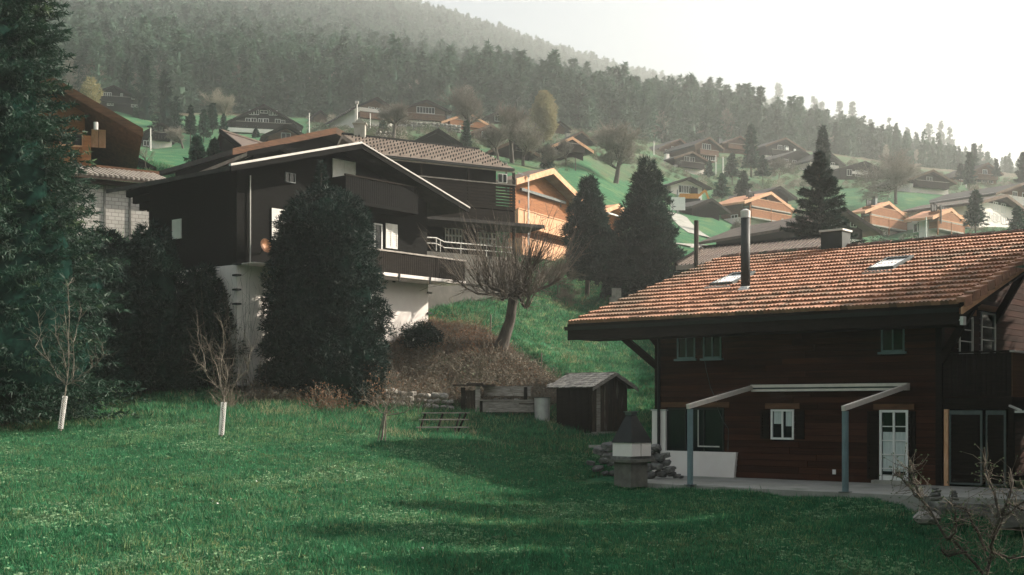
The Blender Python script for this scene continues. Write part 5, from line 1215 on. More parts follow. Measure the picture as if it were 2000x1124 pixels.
# ================================================================== near trees
def lo_core(h, r, base=.05, k=.55, power=.9, seed=1):
    return core_mesh(lambda z: r*k*(1-z)**power+.02, h*(1-base), h*base, 1.0, seed, lump=.25)
# tall spruce on the left edge
g = G(0, 47)
V1 = conifer_crown(20.0, 4.6, 3, 1500, 115, .21, .052, base=.03, power=.66, droop=.28, tuft=.75, lump=.2)
tree_of('spruce_tree', (g.x, g.y, g.z-.3), 20, V1, spruce_m, [(0,0,0),(0,0,17)], [.35,.08], 'tall bushy spruce filling the left edge above the lawn', core=lo_core(18, 3.7, k=.78, power=.75, seed=5))
def prof_fn(tbl):
    z, r = zip(*tbl); return lambda q: np.interp(q, z, r)
def shrub(name, px, d, h, prof, n, seed, cl, cw, m, label, dz=0.0, cat='shrub', k=.86, up=.35, lump=.18, ecc=.8, depth=.35, trunk=None, group=None, csz=.34):
    g = G(px, d, dz); Vv = clump_crown(prof, h, int(n/45), 45, seed, cl, cw, size=csz, lump=lump, up=up, ecc=ecc)
    return tree_of(name, g, h, Vv, m, [(0,0,-.5),(0,0,h*.5)] if trunk is None else trunk[0], [.14,.06] if trunk is None else trunk[1], label, core=core_mesh(prof, h, 0, k, seed, lump=lump, ecc=ecc), cat=cat, group=group)
# the clipped yew in front of the black chalet: 245 px wide, 415 px tall
pr = prof_fn([(0,2.35),(.06,2.55),(.3,2.55),(.5,2.4),(.66,2.15),(.78,1.95),(.87,1.8),(.93,1.45),(.97,.9),(1,.35)])
g_d = 56.5; base = G(634, g_d)
hy = (HY-372)/F*g_d - base.z
shrub('yew_tree', 634, g_d, hy, pr, 90000, 11, .17, .045, yew_m, 'broad dark columnar yew standing before the white basement of the black chalet', cat='tree', up=.5, lump=.07, csz=.30)
yl = tree_of('young_spruce', (P(627,352,g_d).x, g_d, P(627,362,g_d).z-.4), 1.6, conifer_crown(1.45, .45, 5, 60, 26, .17, .03, base=.02, droop=.0, tuft=.6), pine_m, [(0,0,0),(0,0,1.5)], [.03,.01], 'thin spruce leader poking out of the top of the dark yew')
# dark conifers and shrubs of the shaded belt
pr2 = prof_fn([(0,2.2),(.3,2.5),(.6,2.0),(.85,1.1),(1,.2)])
for (px, d, tp, prf, n, lb, m_, seed) in ((100,53,410,prof_fn([(0,2.6),(.4,2.8),(.8,1.8),(1,.4)]),26000,'dark bushy conifer low in the shade under the tall spruce',yew_m,21),
     (205,55,455,prof_fn([(0,1.9),(.4,1.9),(.8,1.2),(1,.3)]),20000,'dark conifer shrub between the tall spruce and the round pine',yew_m,23),
     (292,56,436,prof_fn([(0,1.6),(.35,1.7),(.7,1.2),(.9,.8),(1,.2)]),22000,'upright dark fir with a pale tipped crown under the black roof edge',pine_m,22),
     (395,57,518,prof_fn([(0,1.5),(.4,1.45),(.75,.85),(1,.15)]),20000,'loose pine with feathery shoots in front of the white basement wall',pine_m,24),
     (-40,50,470,pr2,14000,'dark shrub at the far left frame edge',yew_m,25),(345,58,590,prof_fn([(0,1.6),(.5,1.5),(1,.5)]),12000,'low dark shrub in the shaded belt between two conifers',yew_m,26),
     (470,59,650,prof_fn([(0,1.3),(.5,1.1),(1,.4)]),9000,'low dark brushy shrub left of the yew foot',yew_m,27),(150,57,600,prof_fn([(0,2.2),(.5,2.0),(1,.6)]),12000,'deep shaded shrub behind the first sapling',yew_m,28)):
    b_ = G(px, d); shrub('conifer_shrub', px, d, (HY-tp)/F*d-b_.z, prf, n, seed, .22, .06, m_, lb, up=.55, lump=.22, depth=.5, k=.8)
# two pines behind the pollard
for (px, pb, d, tp, prf, n, lb, seed, sh_) in ((1149,583,95,352,prof_fn([(0,.8),(.12,1.35),(.35,1.45),(.55,1.2),(.75,.8),(.9,.38),(1,.05)]),26000,'narrower tall pine with a visible bare trunk foot right of the pollard tree',31,1.3),
                                    (1264,600,90,318,prof_fn([(0,1.5),(.15,2.0),(.4,1.95),(.6,1.5),(.8,.9),(.93,.42),(1,.06)]),36000,'broader dark pine reaching down behind the tiled roof verge',32,.3)):
    g = P(px, pb, d); h_ = (pb-tp)*d/F-sh_
    Vv = clump_crown(prf, h_, int(n/42), 42, seed, .30, .07, size=.42, lump=.32, up=1.0, inner=.3); Vv[:,2] += sh_
    c_ = core_mesh(prf, h_, sh_, .62, seed, lump=.32); t = tree_of('pine_tree', g, h_, Vv, pine_m, [(-.15,0,-1),(0,0,sh_+1),(0,0,h_*.7)], [.2,.16,.05], lb, core=c_)
sh2 = shrub('conifer_shrub', 1215, 92, 4.2, prof_fn([(0,1.6),(.5,1.5),(1,.4)]), 9000, 33, .25, .07, yew_m, 'low dark shrub between the two pines')
gr_ = MB().box(-.3,.3,-.2,.2,-.3,.55).box(-.45,.45,-.3,.3,-.4,-.05); o = gr_.build('stone_marker', stone_m); o.location = P(1204, 580, 84); tag(o, 'small pale rounded stone marker in the dark between the pines', 'stone')
# spruce behind the tiled roof
d = 72; g = P(1600, 520, d)
Vv = conifer_crown((520-298)*d/F, 2.6, 41, 190, 260, .24, .05, base=.02, power=.95, droop=.2, tuft=.55, lump=.12)
tree_of('spruce_tree', g, 6.4, Vv, pine_m, [(0,0,-3),(0,0,6)], [.13,.03], 'open-branched spruce rising above the tiled ridge beside the pipe')
d = 150; g = P(1607, 345, d)
tree_of('narrow_spruce', g, 6.2, shell_crown(prof_fn([(0,.65),(.6,.55),(1,.1)]), (345-246)*d/F, 3500, 42, .4, .12), pine_m, [(0,0,-2),(0,0,5)], [.15,.04], 'very narrow column-like spruce top standing on the skyline of houses')
# pollard tree
pg = P(975, 692, 64); t = empty('pollard_tree', pg); tag(t, 'leaning pollard tree with knobbly fists and a fan of upright bare shoots', 'tree')
k_ = 64/F; hd = Vector((27*k_, 0, 112*k_))
MB().tube([(-.15,0,-.7),(-.02,0,.0),(.28,.05,.9),(.55,0,1.7),(hd.x-.02,0,2.5),(hd.x+.05,0,3.05)], [.50,.40,.31,.26,.24,.30], 10).build('trunk', bark_m, t, smooth=True)
rs = np.random.default_rng(5); sg_ = []; arms = []; shoots = []
for i in range(15):
    az = rs.uniform(0, 2*math.pi); el = rs.uniform(-.15, .55); L = rs.uniform(1.5, 3.3); q = np.array([hd.x+.02, 0, 2.9+rs.uniform(-.15,.2)]); d_ = np.array([math.cos(az)*math.cos(el), math.sin(az)*math.cos(el), math.sin(el)])
    n = 5; r0 = rs.uniform(.09,.16)
    for j in range(n):
        d_ = d_ + rs.normal(size=3)*.22 + np.array([0,0,.05*j]); d_ /= np.linalg.norm(d_); q2 = q+d_*L/n; arms.append((*q,*q2,r0*(1-j*.13),r0*(1-(j+1)*.13))); q = q2
        for s_ in range(3 if j < 2 else 7): shoots.append((q.copy(), az))
    for s_ in range(18): shoots.append((q+rs.normal(size=3)*.08, az))
for s_ in range(40): shoots.append((np.array([hd.x,0,3.05])+rs.normal(size=3)*np.array([.5,.4,.12]), rs.uniform(0,6.3)))
for (q, az) in shoots:
    L = rs.uniform(1.1, 3.3); out = np.array([q[0]-hd.x, q[1], 0]); d_ = out*.34+np.array([rs.normal()*.22, rs.normal()*.25, 1.0]); 
    if rs.random() < .33: d_ = out*.55+np.array([rs.normal()*.5, rs.normal()*.5, rs.uniform(-.35,.4)]); L *= .55
    d_ /= np.linalg.norm(d_); r0 = rs.uniform(.012,.028); n = 4; p_ = q.copy()
    for j in range(n):
        d_ = d_+rs.normal(size=3)*.10+np.array([0,0,.05]); d_ /= np.linalg.norm(d_); q2 = p_+d_*L/n; sg_.append((*p_,*q2,r0*(1-j*.2),r0*(1-(j+1)*.2)))
        if rs.random() < .5: e_ = d_+rs.normal(size=3)*.5; e_ /= np.linalg.norm(e_); sg_.append((*q2,*(q2+e_*L*.22),r0*.5,r0*.2))
        p_ = q2
Va, Ta = segs_mesh(arms, 6); ob('limb', npmesh('limb', Va, Ta, bark_m), t)
Va, Ta = segs_mesh(sg_, 3); ob('shoots', npmesh('shoots', Va, Ta, twig_m), t)
# bare village trees
for (px, pb, d, tp, seed, lb, m_, kw) in (
  (1203,357,168,232,3,'large grey bare tree with a dense round crown on the green slope',None,dict(spread=.75,levels=4,kids=5,r0=.38,trunk_h=.13,up=.45,shrink=.72)),
  (1750,388,192,272,4,'big bare spreading tree above the three orange roofs',None,dict(spread=.95,levels=4,kids=5,r0=.30,trunk_h=.15,up=.32,shrink=.72)),
  (1000,320,150,196,5,'tall multi-stemmed bare tree above the barn roofs',None,dict(spread=.5,levels=4,kids=5,r0=.30,trunk_h=.25,up=.6)),
  (975,330,140,215,15,'thin bare tree leaning left beside the tall multi-stemmed one',None,dict(spread=.5,levels=4,kids=4,r0=.20,trunk_h=.25,up=.6)),
  (1022,330,148,225,16,'bushy bare tree right of the tall multi-stemmed one',None,dict(spread=.6,levels=4,kids=5,r0=.22,trunk_h=.22,up=.5)),
  (768,275,165,192,6,'bare tree before the pale render chalet',None,dict(spread=.6,levels=4,kids=5,r0=.25,trunk_h=.2,up=.5)),
  (917,285,185,162,7,'dark bare tree standing against the misty forest above the orange chalet roof',None,dict(spread=.6,levels=4,kids=5,r0=.28,trunk_h=.25,up=.5)),
  (358,296,165,243,8,'low round bare bush tree beside the white-floored chalet',None,dict(spread=.8,levels=4,kids=5,r0=.18,trunk_h=.2,up=.35)),
  (436,262,200,170,9,'grey hazy bare tree left of the broad dark chalet',far_leafless_m,dict(spread=.7,levels=4,kids=5,r0=.2,trunk_h=.2,up=.5)),
  (1075,345,150,275,10,'small bare tree on the slope left of the round grey tree',None,dict(spread=.6,levels=4,kids=4,r0=.14,trunk_h=.25,up=.5)),
  (1105,330,165,262,12,'slim bare tree before the tan-verged dark chalet',None,dict(spread=.5,levels=4,kids=4,r0=.14,trunk_h=.3,up=.6)),
  (1520,345,230,290,13,'grey bare tree in the scrub between hazy chalets',far_leafless_m,dict(spread=.8,levels=4,kids=5,r0=.2,trunk_h=.2,up=.4)),
  (1440,466,150,425,14,'small bare fruit tree before the double-balcony orange-roofed chalet',None,dict(spread=.7,levels=4,kids=5,r0=.08,trunk_h=.25,up=.45)),
  (285,325,90,262,18,'faint bare bush behind the street lamp',None,dict(spread=.6,levels=3,kids=4,r0=.04,trunk_h=.2,up=.6)),
  (265,372,64,325,19,'short knobbly pollard against the garage roof',None,dict(spread=.7,levels=3,kids=4,r0=.10,trunk_h=.4,up=.4)),
  (1090,560,88,470,20,'brown brushy bare shrub right of the pollard crown',twig_red,dict(spread=.9,levels=4,kids=5,r0=.05,trunk_h=.15,up=.35)),
  (1105,590,86,540,21,'low brown brush at the foot of the narrower pine',twig_red,dict(spread=1.0,levels=4,kids=5,r0=.04,trunk_h=.15,up=.2)),
  (590,315,95,300,22,'tiny bare shrub behind the tan verge',None,dict(spread=.9,levels=3,kids=4,r0=.03,trunk_h=.15,up=.3)),
  ):
    w0_ = P(px, pb, d); w0_.z = min(w0_.z, gz(w0_.x, w0_.y)+.2); bare_tree('bare_tree', w0_, (pb-tp)*d/F, seed, lb, m=m_, tw=twig_far, **kw)
# yellow birch
g = P(1062, 285, 205); h_ = (285-178)*205/F
Vv = shell_crown(prof_fn([(0,.8),(.3,1.9),(.6,1.9),(.85,1.2),(1,.3)]), h_*.9, 9000, 51, .4, .16, depth=.9, up=.5, lump=.35); Vv[:,2] += h_*.1
tree_of('birch_tree', g, h_, Vv, birch_m, [(0,0,-1),(0,0,h_*.8)], [.18,.03], 'slender yellow budding birch against the misty forest', bark=bark_pale)
g = P(178, 205, 150); tree_of('birch_tree', g, 3, shell_crown(prof_fn([(0,.8),(.5,1.2),(1,.3)]), 3.2, 1500, 52, .3, .12, depth=.9), birch_m, [(0,0,-3),(0,0,2)], [.1,.03], 'small yellow-green budding tree above the left orange roof')
# village conifers
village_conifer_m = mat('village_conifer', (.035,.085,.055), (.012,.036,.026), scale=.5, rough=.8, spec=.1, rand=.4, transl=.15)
def small_conifer(px, pb, tp, d, w_px, lb, seed, nb=140, per=26, m_=None):
    w0_ = P(px, pb, d); h_ = (pb-tp)*d/F; r_ = w_px*.5*d/F
    Vv = conifer_crown(h_, r_, seed, nb, per, h_*.05+.12, .10+h_*.008, base=.03, power=.75, droop=.25, tuft=.6)
    return tree_of('conifer_tree', w0_, h_, Vv, m_ or village_conifer_m, [(0,0,-1.5),(0,0,h_*.8)], [h_*.02,.02], lb, core=lo_core(h_, r_, k=.6, seed=seed), group='conifers among the hillside houses')
for i, a in enumerate([(372,262,208,168,26,'small pointed conifer beside the left dark chalet'),(398,268,215,175,24,'dark conifer at the top of the left meadow'),(415,255,200,190,26,'conifer left of the broad dark chalet'),
   (437,262,225,180,18,'short conifer at the left corner of the broad dark chalet'),(250,250,120,235,44,'tall dark forest-edge spruce above the orange roof'),(282,262,110,228,46,'tall dark spruce left of the pale larches'),
   (322,262,140,215,44,'thick dark spruce above the white-floored chalet'),(345,268,190,205,30,'mid dark spruce behind the bare bush tree'),(385,330,265,95,44,'dark round conifer at the left meadow edge beside the roofs'),(418,322,272,97,36,'dark conifer against the pale roofed chalet'),
   (910,295,238,160,26,'conifer below the tall bare tree near the light orange chalet'),(1000,258,225,195,24,'bluish conifer behind the multi-stemmed tree'),(1068,330,282,150,24,'dark little conifer on the slope below the birch'),(1410,385,340,180,38,'dark round conifer right of the white bungalow'),
   (1452,392,335,182,42,'broad dark conifer behind the orange-roofed chalet'),(1467,330,246,225,40,'hazy tall conifer in the middle of the village'),(1430,345,300,222,34,'greenish fir left of the hazy tall conifer'),(1490,345,305,222,34,'scrubby fir right of the hazy tall conifer'),
   (1893,362,296,232,26,'far conifer beside the tall white pole'),(1903,358,282,280,24,'paler conifer behind the tall white pole'),(1876,350,320,250,20,'squat conifer left of the tall white pole'),(1946,345,312,270,16,'small conifer beside the rounded gable'),
   (1998,368,298,235,36,'hazy conifer at the right frame edge'),(1905,440,372,150,46,'bushy dark conifer behind the rightmost orange roof'),(1988,455,405,140,44,'dark bush conifer in front of the white basement chalet'),(1385,345,315,225,22,'little dark fir by the hazy cluster'),
   (1600,345,322,240,26,'low fir by the narrow spruce'),(748,262,236,200,22,'dark evergreen beside the long roof slope'),(500,268,252,170,16,'tiny conifer before the broad dark chalet'),(1085,305,285,172,16,'small evergreen bush below the birch'),(962,300,262,175,22,'evergreen right of the dark barn')]):
    small_conifer(*a, 60+i)
# tree line right skyline: individually visible spires
ORD = 'first second third fourth fifth sixth seventh eighth ninth tenth eleventh twelfth thirteenth fourteenth fifteenth sixteenth seventeenth eighteenth nineteenth twentieth'.split()
for i, (px, tp, pb, d, w_) in enumerate(sorted([(1665,200,300,420,34),(1700,235,310,430,30),(1737,232,320,430,30),(1772,250,322,440,28),(1815,240,330,400,34),(1838,238,330,405,24),(1855,248,335,400,26),(1873,285,340,380,22),(1640,198,296,460,30),(1590,190,290,520,34),(1605,200,290,500,30),(1930,300,350,360,20),(1965,310,360,360,26),(1520,165,280,560,34),(1230,138,270,640,30),(1395,165,280,560,30),(1340,150,275,600,32),(1275,140,270,640,30),(1128,120,262,640,28),(1075,148,262,420,34)])):
    d = d*1.7; w0_ = P(px, pb, d); h_ = (pb-tp)*d/F; Vv = conifer_crown(h_, w_*.5*d/F*1.1, 200+i, 90, 26, h_*.05, h_*.02, base=.05, power=.75, droop=.25, tuft=.7, lump=.35)
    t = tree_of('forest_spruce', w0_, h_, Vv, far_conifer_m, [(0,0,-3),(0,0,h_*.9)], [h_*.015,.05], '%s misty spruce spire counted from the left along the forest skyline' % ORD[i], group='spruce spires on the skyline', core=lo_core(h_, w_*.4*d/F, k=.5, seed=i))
# ------------------------------------------------------------------ forest (one mass)
SRC = []
for k in range(6):
    rs = np.random.default_rng(300+k); Vv = conifer_crown(20, 4.0+.4*(k % 3), 300+k, 84, 26, 1.25, .46, base=.03, power=.95, droop=.30, tuft=.6, lump=.3)
    c = core_mesh(lambda z: 1.5*(1-z)**1.0+.02, 17, .5, 1.0, k, nz=9, naz=9, lump=.3)
    nV = len(Vv); T1 = np.arange(nV).reshape(-1, 3); T2 = np.concatenate([c[1][:,[0,1,2]], c[1][:,[0,2,3]]])+nV
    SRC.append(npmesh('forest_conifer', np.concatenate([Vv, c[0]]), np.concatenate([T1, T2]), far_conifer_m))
for k in range(3):
    Vv = shell_crown(prof_fn([(0,.7),(.3,2.4),(.6,2.8),(.85,1.8),(1,.4)]), 13, 1300, 320+k, 1.3, .22, depth=.95, up=.8, lump=.3); Vv[:,2] += 3
    a_ = segs_mesh(np.array([(0,0,-1,.1,.1,12,.22,.06)]), 3); nV = len(Vv)
    SRC.append(npmesh('forest_leafless', np.concatenate([Vv, a_[0]]), np.concatenate([np.arange(nV).reshape(-1,3), (a_[1][:,[0,1,2]]+nV)]), far_leafless_m))
rs = np.random.default_rng(77); pts = []; N_ = 125000
pxs = rs.uniform(-330, 2330, N_); e_ = np.interp(pxs, EDGE_PX, EDGE_D); far = np.interp(pxs, [-300,300,700,1000,1300,1600,1850,2000,2330],[1180,1190,1260,1440,1640,1930,2120,2150,2150])
dd = np.sqrt(rs.uniform(0,1,N_)*(far**2-e_**2)+e_**2)
keep = (rs.random(N_) < np.interp(pxs, [0,1840,1900,2000,2400],[1,1,.45,.15,.1])) & (rs.random(N_) < np.where(dd < 420, 1.0, np.where(dd < 700, .75, .55)))
pxs, dd = pxs[keep], dd[keep]; X_ = (pxs-CX)/F*dd; Z_ = ground_np(X_, dd)
clump = np.sin(X_*.021+1)*np.sin(dd*.017)+np.sin(X_*.05)*np.sin(dd*.043+2)*.6
lf = (rs.random(len(dd)) < np.where(clump > .75, .55, .05)) 
pick = np.where(lf, 6+rs.integers(0, 3, len(dd)), rs.integers(0, 6, len(dd)))
sc = .62*np.clip(dd/320, .9, 4.5)**.32*rs.uniform(.55, 1.25, len(dd))*np.where(lf, .85, 1.0)*np.where(rs.random(len(dd)) < .12, 1.2, 1.0)*np.interp(pxs, [0,1000,1400,1600,1800,1900],[1.15,1.0,1.0,.78,.58,.45])
print('forest trees', len(dd))
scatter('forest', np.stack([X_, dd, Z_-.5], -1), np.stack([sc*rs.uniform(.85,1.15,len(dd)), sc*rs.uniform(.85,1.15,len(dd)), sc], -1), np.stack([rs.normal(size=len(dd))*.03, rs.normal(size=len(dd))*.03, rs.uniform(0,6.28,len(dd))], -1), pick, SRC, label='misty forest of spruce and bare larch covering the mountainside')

# ------------------------------------------------------------------ saplings
def sapling(px, pb, d, joints, label, guard, seed, stake=False):
    """joints: list of polylines in pixels, first one is the trunk"""
    g = P(px, pb, d); t = empty('fruit_sapling', g); tag(t, label, 'sapling'); rs = np.random.default_rng(seed); k = d/F
    tr = []; tw = []
    for li, line in enumerate(joints):
        y0 = 0 if li == 0 else rs.normal()*.05; n = len(line); r0 = .046 if li == 0 else .019; pts_ = []
        for i, (x, y) in enumerate(line): pts_.append(np.array([(x-px)*k, y0+ (i*rs.normal()*.10 if li else 0), (pb-y)*k]))
        for i in range(n-1):
            ra = r0*(1-.55*i/(n-1)) if li == 0 else r0*(1-.75*i/(n-1)); rb_ = r0*(1-.55*(i+1)/(n-1)) if li == 0 else r0*(1-.75*(i+1)/(n-1))
            m_ = (pts_[i]+pts_[i+1])/2+rs.normal(size=3)*.02; (tr if li == 0 else tr).append((*pts_[i],*m_,ra,(ra+rb_)/2)); tr.append((*m_,*pts_[i+1],(ra+rb_)/2,rb_))
            if li:
                for q in range(8):
                    s_ = pts_[i]+(pts_[i+1]-pts_[i])*rs.random(); dv = (pts_[i+1]-pts_[i]); dv /= np.linalg.norm(dv); dv = dv*.5+rs.normal(size=3)*.55+np.array([0,0,.25]); dv /= np.linalg.norm(dv); L = rs.uniform(.12,.8)
                    e2 = s_+dv*L*.5; dv2 = dv+rs.normal(size=3)*.3+np.array([0,0,.2]); dv2 /= np.linalg.norm(dv2); tw.append((*s_,*e2,.006,.004)); tw.append((*e2,*(e2+dv2*L*.5),.004,.0015))
    Va, Ta = segs_mesh(tr, 5); ob('trunk', npmesh('trunk', Va, Ta, bark_pale), t); Va, Ta = segs_mesh(tw, 3); ob('twigs', npmesh('twigs', Va, Ta, twig_m), t)
    if guard:
        (gx0, gy0), (gx1, gy1) = guard; b = Vector(((gx0-px)*k, 0, (pb-gy0)*k)); e2 = Vector(((gx1-px)*k, 0, (pb-gy1)*k)); mb = MB(); R_ = .085; turns = 9
        for sgn in (1, -1):
            for ph in range(6):
                n = 22; pts_ = []
                for i in range(n+1): a = ph*math.pi/3+sgn*i/n*turns*.5*2*math.pi*.55; c = b.lerp(e2, i/n); pts_.append((c.x+R_*math.cos(a), c.y+R_*math.sin(a), c.z))
                mb.tube(pts_, .0075, 3, cap=False)
        mb.build('mesh_guard', white_paint, t)
    if stake: MB().tube([(-.18,0,-.2),(.1,0,1.05)], .022, 6).build('stake', bark_pale, t); MB().tube([(.12,.05,-.2),(.14,.05,1.0)], .02, 6).build('stake', bark_pale, t)
    return t
sapling(118, 838, 44, [[(118,842),(121,800),(128,765),(129,752)],[(129,754),(133,715),(136,660),(136,600),(136,560),(137,540)],[(128,752),(112,738),(98,706),(80,680),(74,650),(70,610)],[(98,706),(90,695),(78,660)],[(131,752),(142,735),(143,700),(150,670),(146,640),(147,600)],
   [(130,745),(129,706),(117,688),(116,655),(110,620)],[(132,752),(148,742),(175,722),(195,712),(208,690),(212,670)],[(133,700),(127,650),(124,600)]], 'leafless fruit sapling with a white mesh trunk guard standing left of the other two', ((118,838),(127,774)), 1)
sapling(432, 855, 40, [[(432,856),(436,815),(437,785),(437,778)],[(437,778),(432,762),(415,745),(404,725),(395,690),(387,655),(382,636)],[(437,778),(434,750),(429,720),(427,700)],[(432,765),(418,712),(412,690),(410,672)],[(438,776),(438,745),(434,715),(431,690),(434,650),(437,630)],
   [(439,775),(460,746),(482,722),(490,705),(493,678)],[(404,725),(385,708),(378,690)],[(437,760),(446,735),(441,715),(439,690)]], 'middle fruit sapling with white mesh guard and dry grass behind it', ((432,850),(437,786)), 2)
sapling(745, 866, 42, [[(742,866),(748,840),(752,815),(754,808)],[(754,808),(757,780),(760,755),(764,735)],[(754,810),(738,798),(722,785),(712,775)],[(755,808),(768,792),(785,775),(795,765)],[(754,806),(748,785),(742,770)],[(756,812),(790,806),(812,792)],[(760,755),(772,742),(780,728)]], 'smallest fruit sapling tied to slanting stakes before the stone wall', None, 3, stake=True)
# thin bare shoots left of the yew
t = empty('bare_shoots', G(465, 56)); tag(t, 'thin bare upright shoots left of the yew in front of the white wall', 'shrub'); rs = np.random.default_rng(8); sg_ = []
for i in range(46):
    p_ = np.array([rs.uniform(-1.2,1.1), rs.uniform(-.6,.6), -.2]); d_ = np.array([rs.normal()*.12, rs.normal()*.1, 1.]); L = rs.uniform(2.5,5.8)
    for j in range(7):
        d_ = d_+rs.normal(size=3)*.07; d_ /= np.linalg.norm(d_); q = p_+d_*L/7; sg_.append((*p_,*q,.016*(1-j*.12),.016*(1-(j+1)*.12)))
        if j > 1: e_ = d_+rs.normal(size=3)*.5; e_ /= np.linalg.norm(e_); sg_.append((*q,*(q+e_*rs.uniform(.2,.7)),.006,.002))
        p_ = q
Va, Ta = segs_mesh(sg_, 3); ob('shoots', npmesh('shoots', Va, Ta, twig_m), t)
# dark round bush and reeds by the basement, rusty leaves on the yew foot
shrub('round_bush', 822, 63.5, 1.3, prof_fn([(0,.4),(.4,.95),(.8,.8),(1,.3)]), 5000, 61, .12, .05, yew_m, 'small dark round bush at the corner of the white basement', ecc=1)
def twig_bush(px, pb, d, w_, h_, n, label, m_, seed, leaf=None, cat='bush'):
    b = P(px, pb, d); b.z = gz(b.x, b.y)-.1; t = empty('twig_bush', b); tag(t, label, cat); rs = np.random.default_rng(seed); s_ = []; lv = []
    for i in range(n):
        p_ = np.array([rs.normal()*w_*.3, rs.normal()*w_*.25, 0]); d_ = np.array([p_[0]*.5/w_*2, p_[1]*.5/w_*2, 1.])+rs.normal(size=3)*.28; d_ /= np.linalg.norm(d_); L = h_*rs.uniform(.5,1.1)
        for j in range(5):
            d_ = d_+rs.normal(size=3)*.16; d_ /= np.linalg.norm(d_); q = p_+d_*L/5; s_.append((*p_,*q,.014*(1-j*.15),.014*(1-(j+1)*.15)))
            for _ in range(2): e_ = d_+rs.normal(size=3)*.7; e_ /= np.linalg.norm(e_); q3 = q+e_*rs.uniform(.08,.3)*h_*.6; s_.append((*q,*q3,.006,.002)); lv.append(q3)
            p_ = q
    Va, Ta = segs_mesh(s_, 3); ob('twigs', npmesh('twigs', Va, Ta, m_), t)
    if leaf: lv = np.array(lv); dd_ = rs.normal(size=(len(lv),3)); dd_ /= np.linalg.norm(dd_, axis=1)[:,None]; Vv = cards(lv, dd_, np.full(len(lv), .09), np.full(len(lv), .07), rs); ob('leaves', npmesh('leaves', Vv, np.arange(len(Vv)).reshape(-1,3), leaf), t)
    return t
twig_bush(640, 705, 53.4, 1.6, 1.3, 60, 'sparse rust-leaved bush growing at the foot of the yew', twig_red, 71, leaf_rust)
twig_bush(735, 700, 56, .9, 2.0, 26, 'leafy reddish shoots at the right foot of the yew', twig_red, 72, leaf_rust)
twig_bush(800, 780, 56.4, .9, 1.5, 60, 'brown brushy shrub above the dry stone wall', twig_red, 73)
twig_bush(1050, 785, 58.6, 1.0, 1.7, 70, 'pale twiggy shrub behind the water butt', twig_red, 74)
twig_bush(768, 632, 64.5, .8, 1.3, 40, 'thin twigs against the lit white basement', twig_red, 75)
twig_bush(450, 745, 52, 1.0, 1.1, 60, 'tangle of dry brown twigs behind the middle sapling', twig_red, 76)
twig_bush(915, 655, 66, 1.0, 1.9, 40, 'pale dry reeds below the pollard crown', dry_blade, 77, cat='reeds')
# bare shrub in the bottom right corner
sb_ = P(1925, 1110, 21.5); t = empty('corner_shrub', sb_); tag(t, 'gnarled bare shrub with knotty branches in the lower right corner', 'shrub'); k = 21.5/F; rs = np.random.default_rng(31); br = []; tw = []; lv = []
for line in ([(1925,1124),(1937,1080),(1935,1050),(1960,1010),(1990,985),(2030,965)],[(1937,1080),(1922,1040),(1905,1010),(1890,995),(1870,990)],[(1925,1124),(1890,1080),(1850,1050),(1828,1010),(1800,975),(1785,955),(1765,935),(1745,925)],[(1800,975),(1788,950),(1777,925),(1785,905)],[(1935,1050),(1945,1010),(1942,960),(1930,925),(1922,900)],[(1945,1010),(1975,985),(2010,1000)],
    [(1890,1080),(1860,1090),(1840,1075)],[(1960,1010),(1975,960),(1985,930)],[(1937,1080),(1970,1090),(2010,1080)],[(1850,1050),(1865,1025),(1860,1000)]):
    y0 = rs.normal()*.12; pr_ = [np.array([(x-1925)*k, y0+rs.normal()*.08*min(i,1), (1110-y)*k]) for i, (x, y) in enumerate(line)]; n = len(pr_)
    br = []
    for i in range(n-1):
        m_ = (pr_[i]+pr_[i+1])/2+rs.normal(size=3)*.025; ra = .030*(1-.8*i/n); rb_ = .030*(1-.8*(i+1)/n); br += [(*pr_[i],*m_,ra,(ra+rb_)/2),(*m_,*pr_[i+1],(ra+rb_)/2,rb_)]
        for q in range(16):
            s_ = pr_[i]+(pr_[i+1]-pr_[i])*rs.random(); dv = rs.normal(size=3)+np.array([0,0,.5]); dv /= np.linalg.norm(dv); L = rs.uniform(.08,.55); e2 = s_+dv*L*.5; dv = dv+rs.normal(size=3)*.5; dv /= np.linalg.norm(dv)
            tw += [(*s_,*e2,.007,.005),(*e2,*(e2+dv*L*.5),.005,.002)]; lv.append(e2+dv*L*.5)
    Va, Ta = segs_mesh(br, 6); ob('branch', npmesh('branch', Va, Ta, bark_m), t)
Va, Ta = segs_mesh(tw, 3); ob('twigs', npmesh('twigs', Va, Ta, twig_m), t)
lv = np.repeat(np.array(lv), 2, 0); dd_ = rs.normal(size=(len(lv),3)); dd_ /= np.linalg.norm(dd_, axis=1)[:,None]; Vv = cards(lv, dd_, np.full(len(lv), .035), np.full(len(lv), .03), rs); ob('buds', npmesh('buds', Vv, np.arange(len(Vv)).reshape(-1,3), bush_leaf), t)

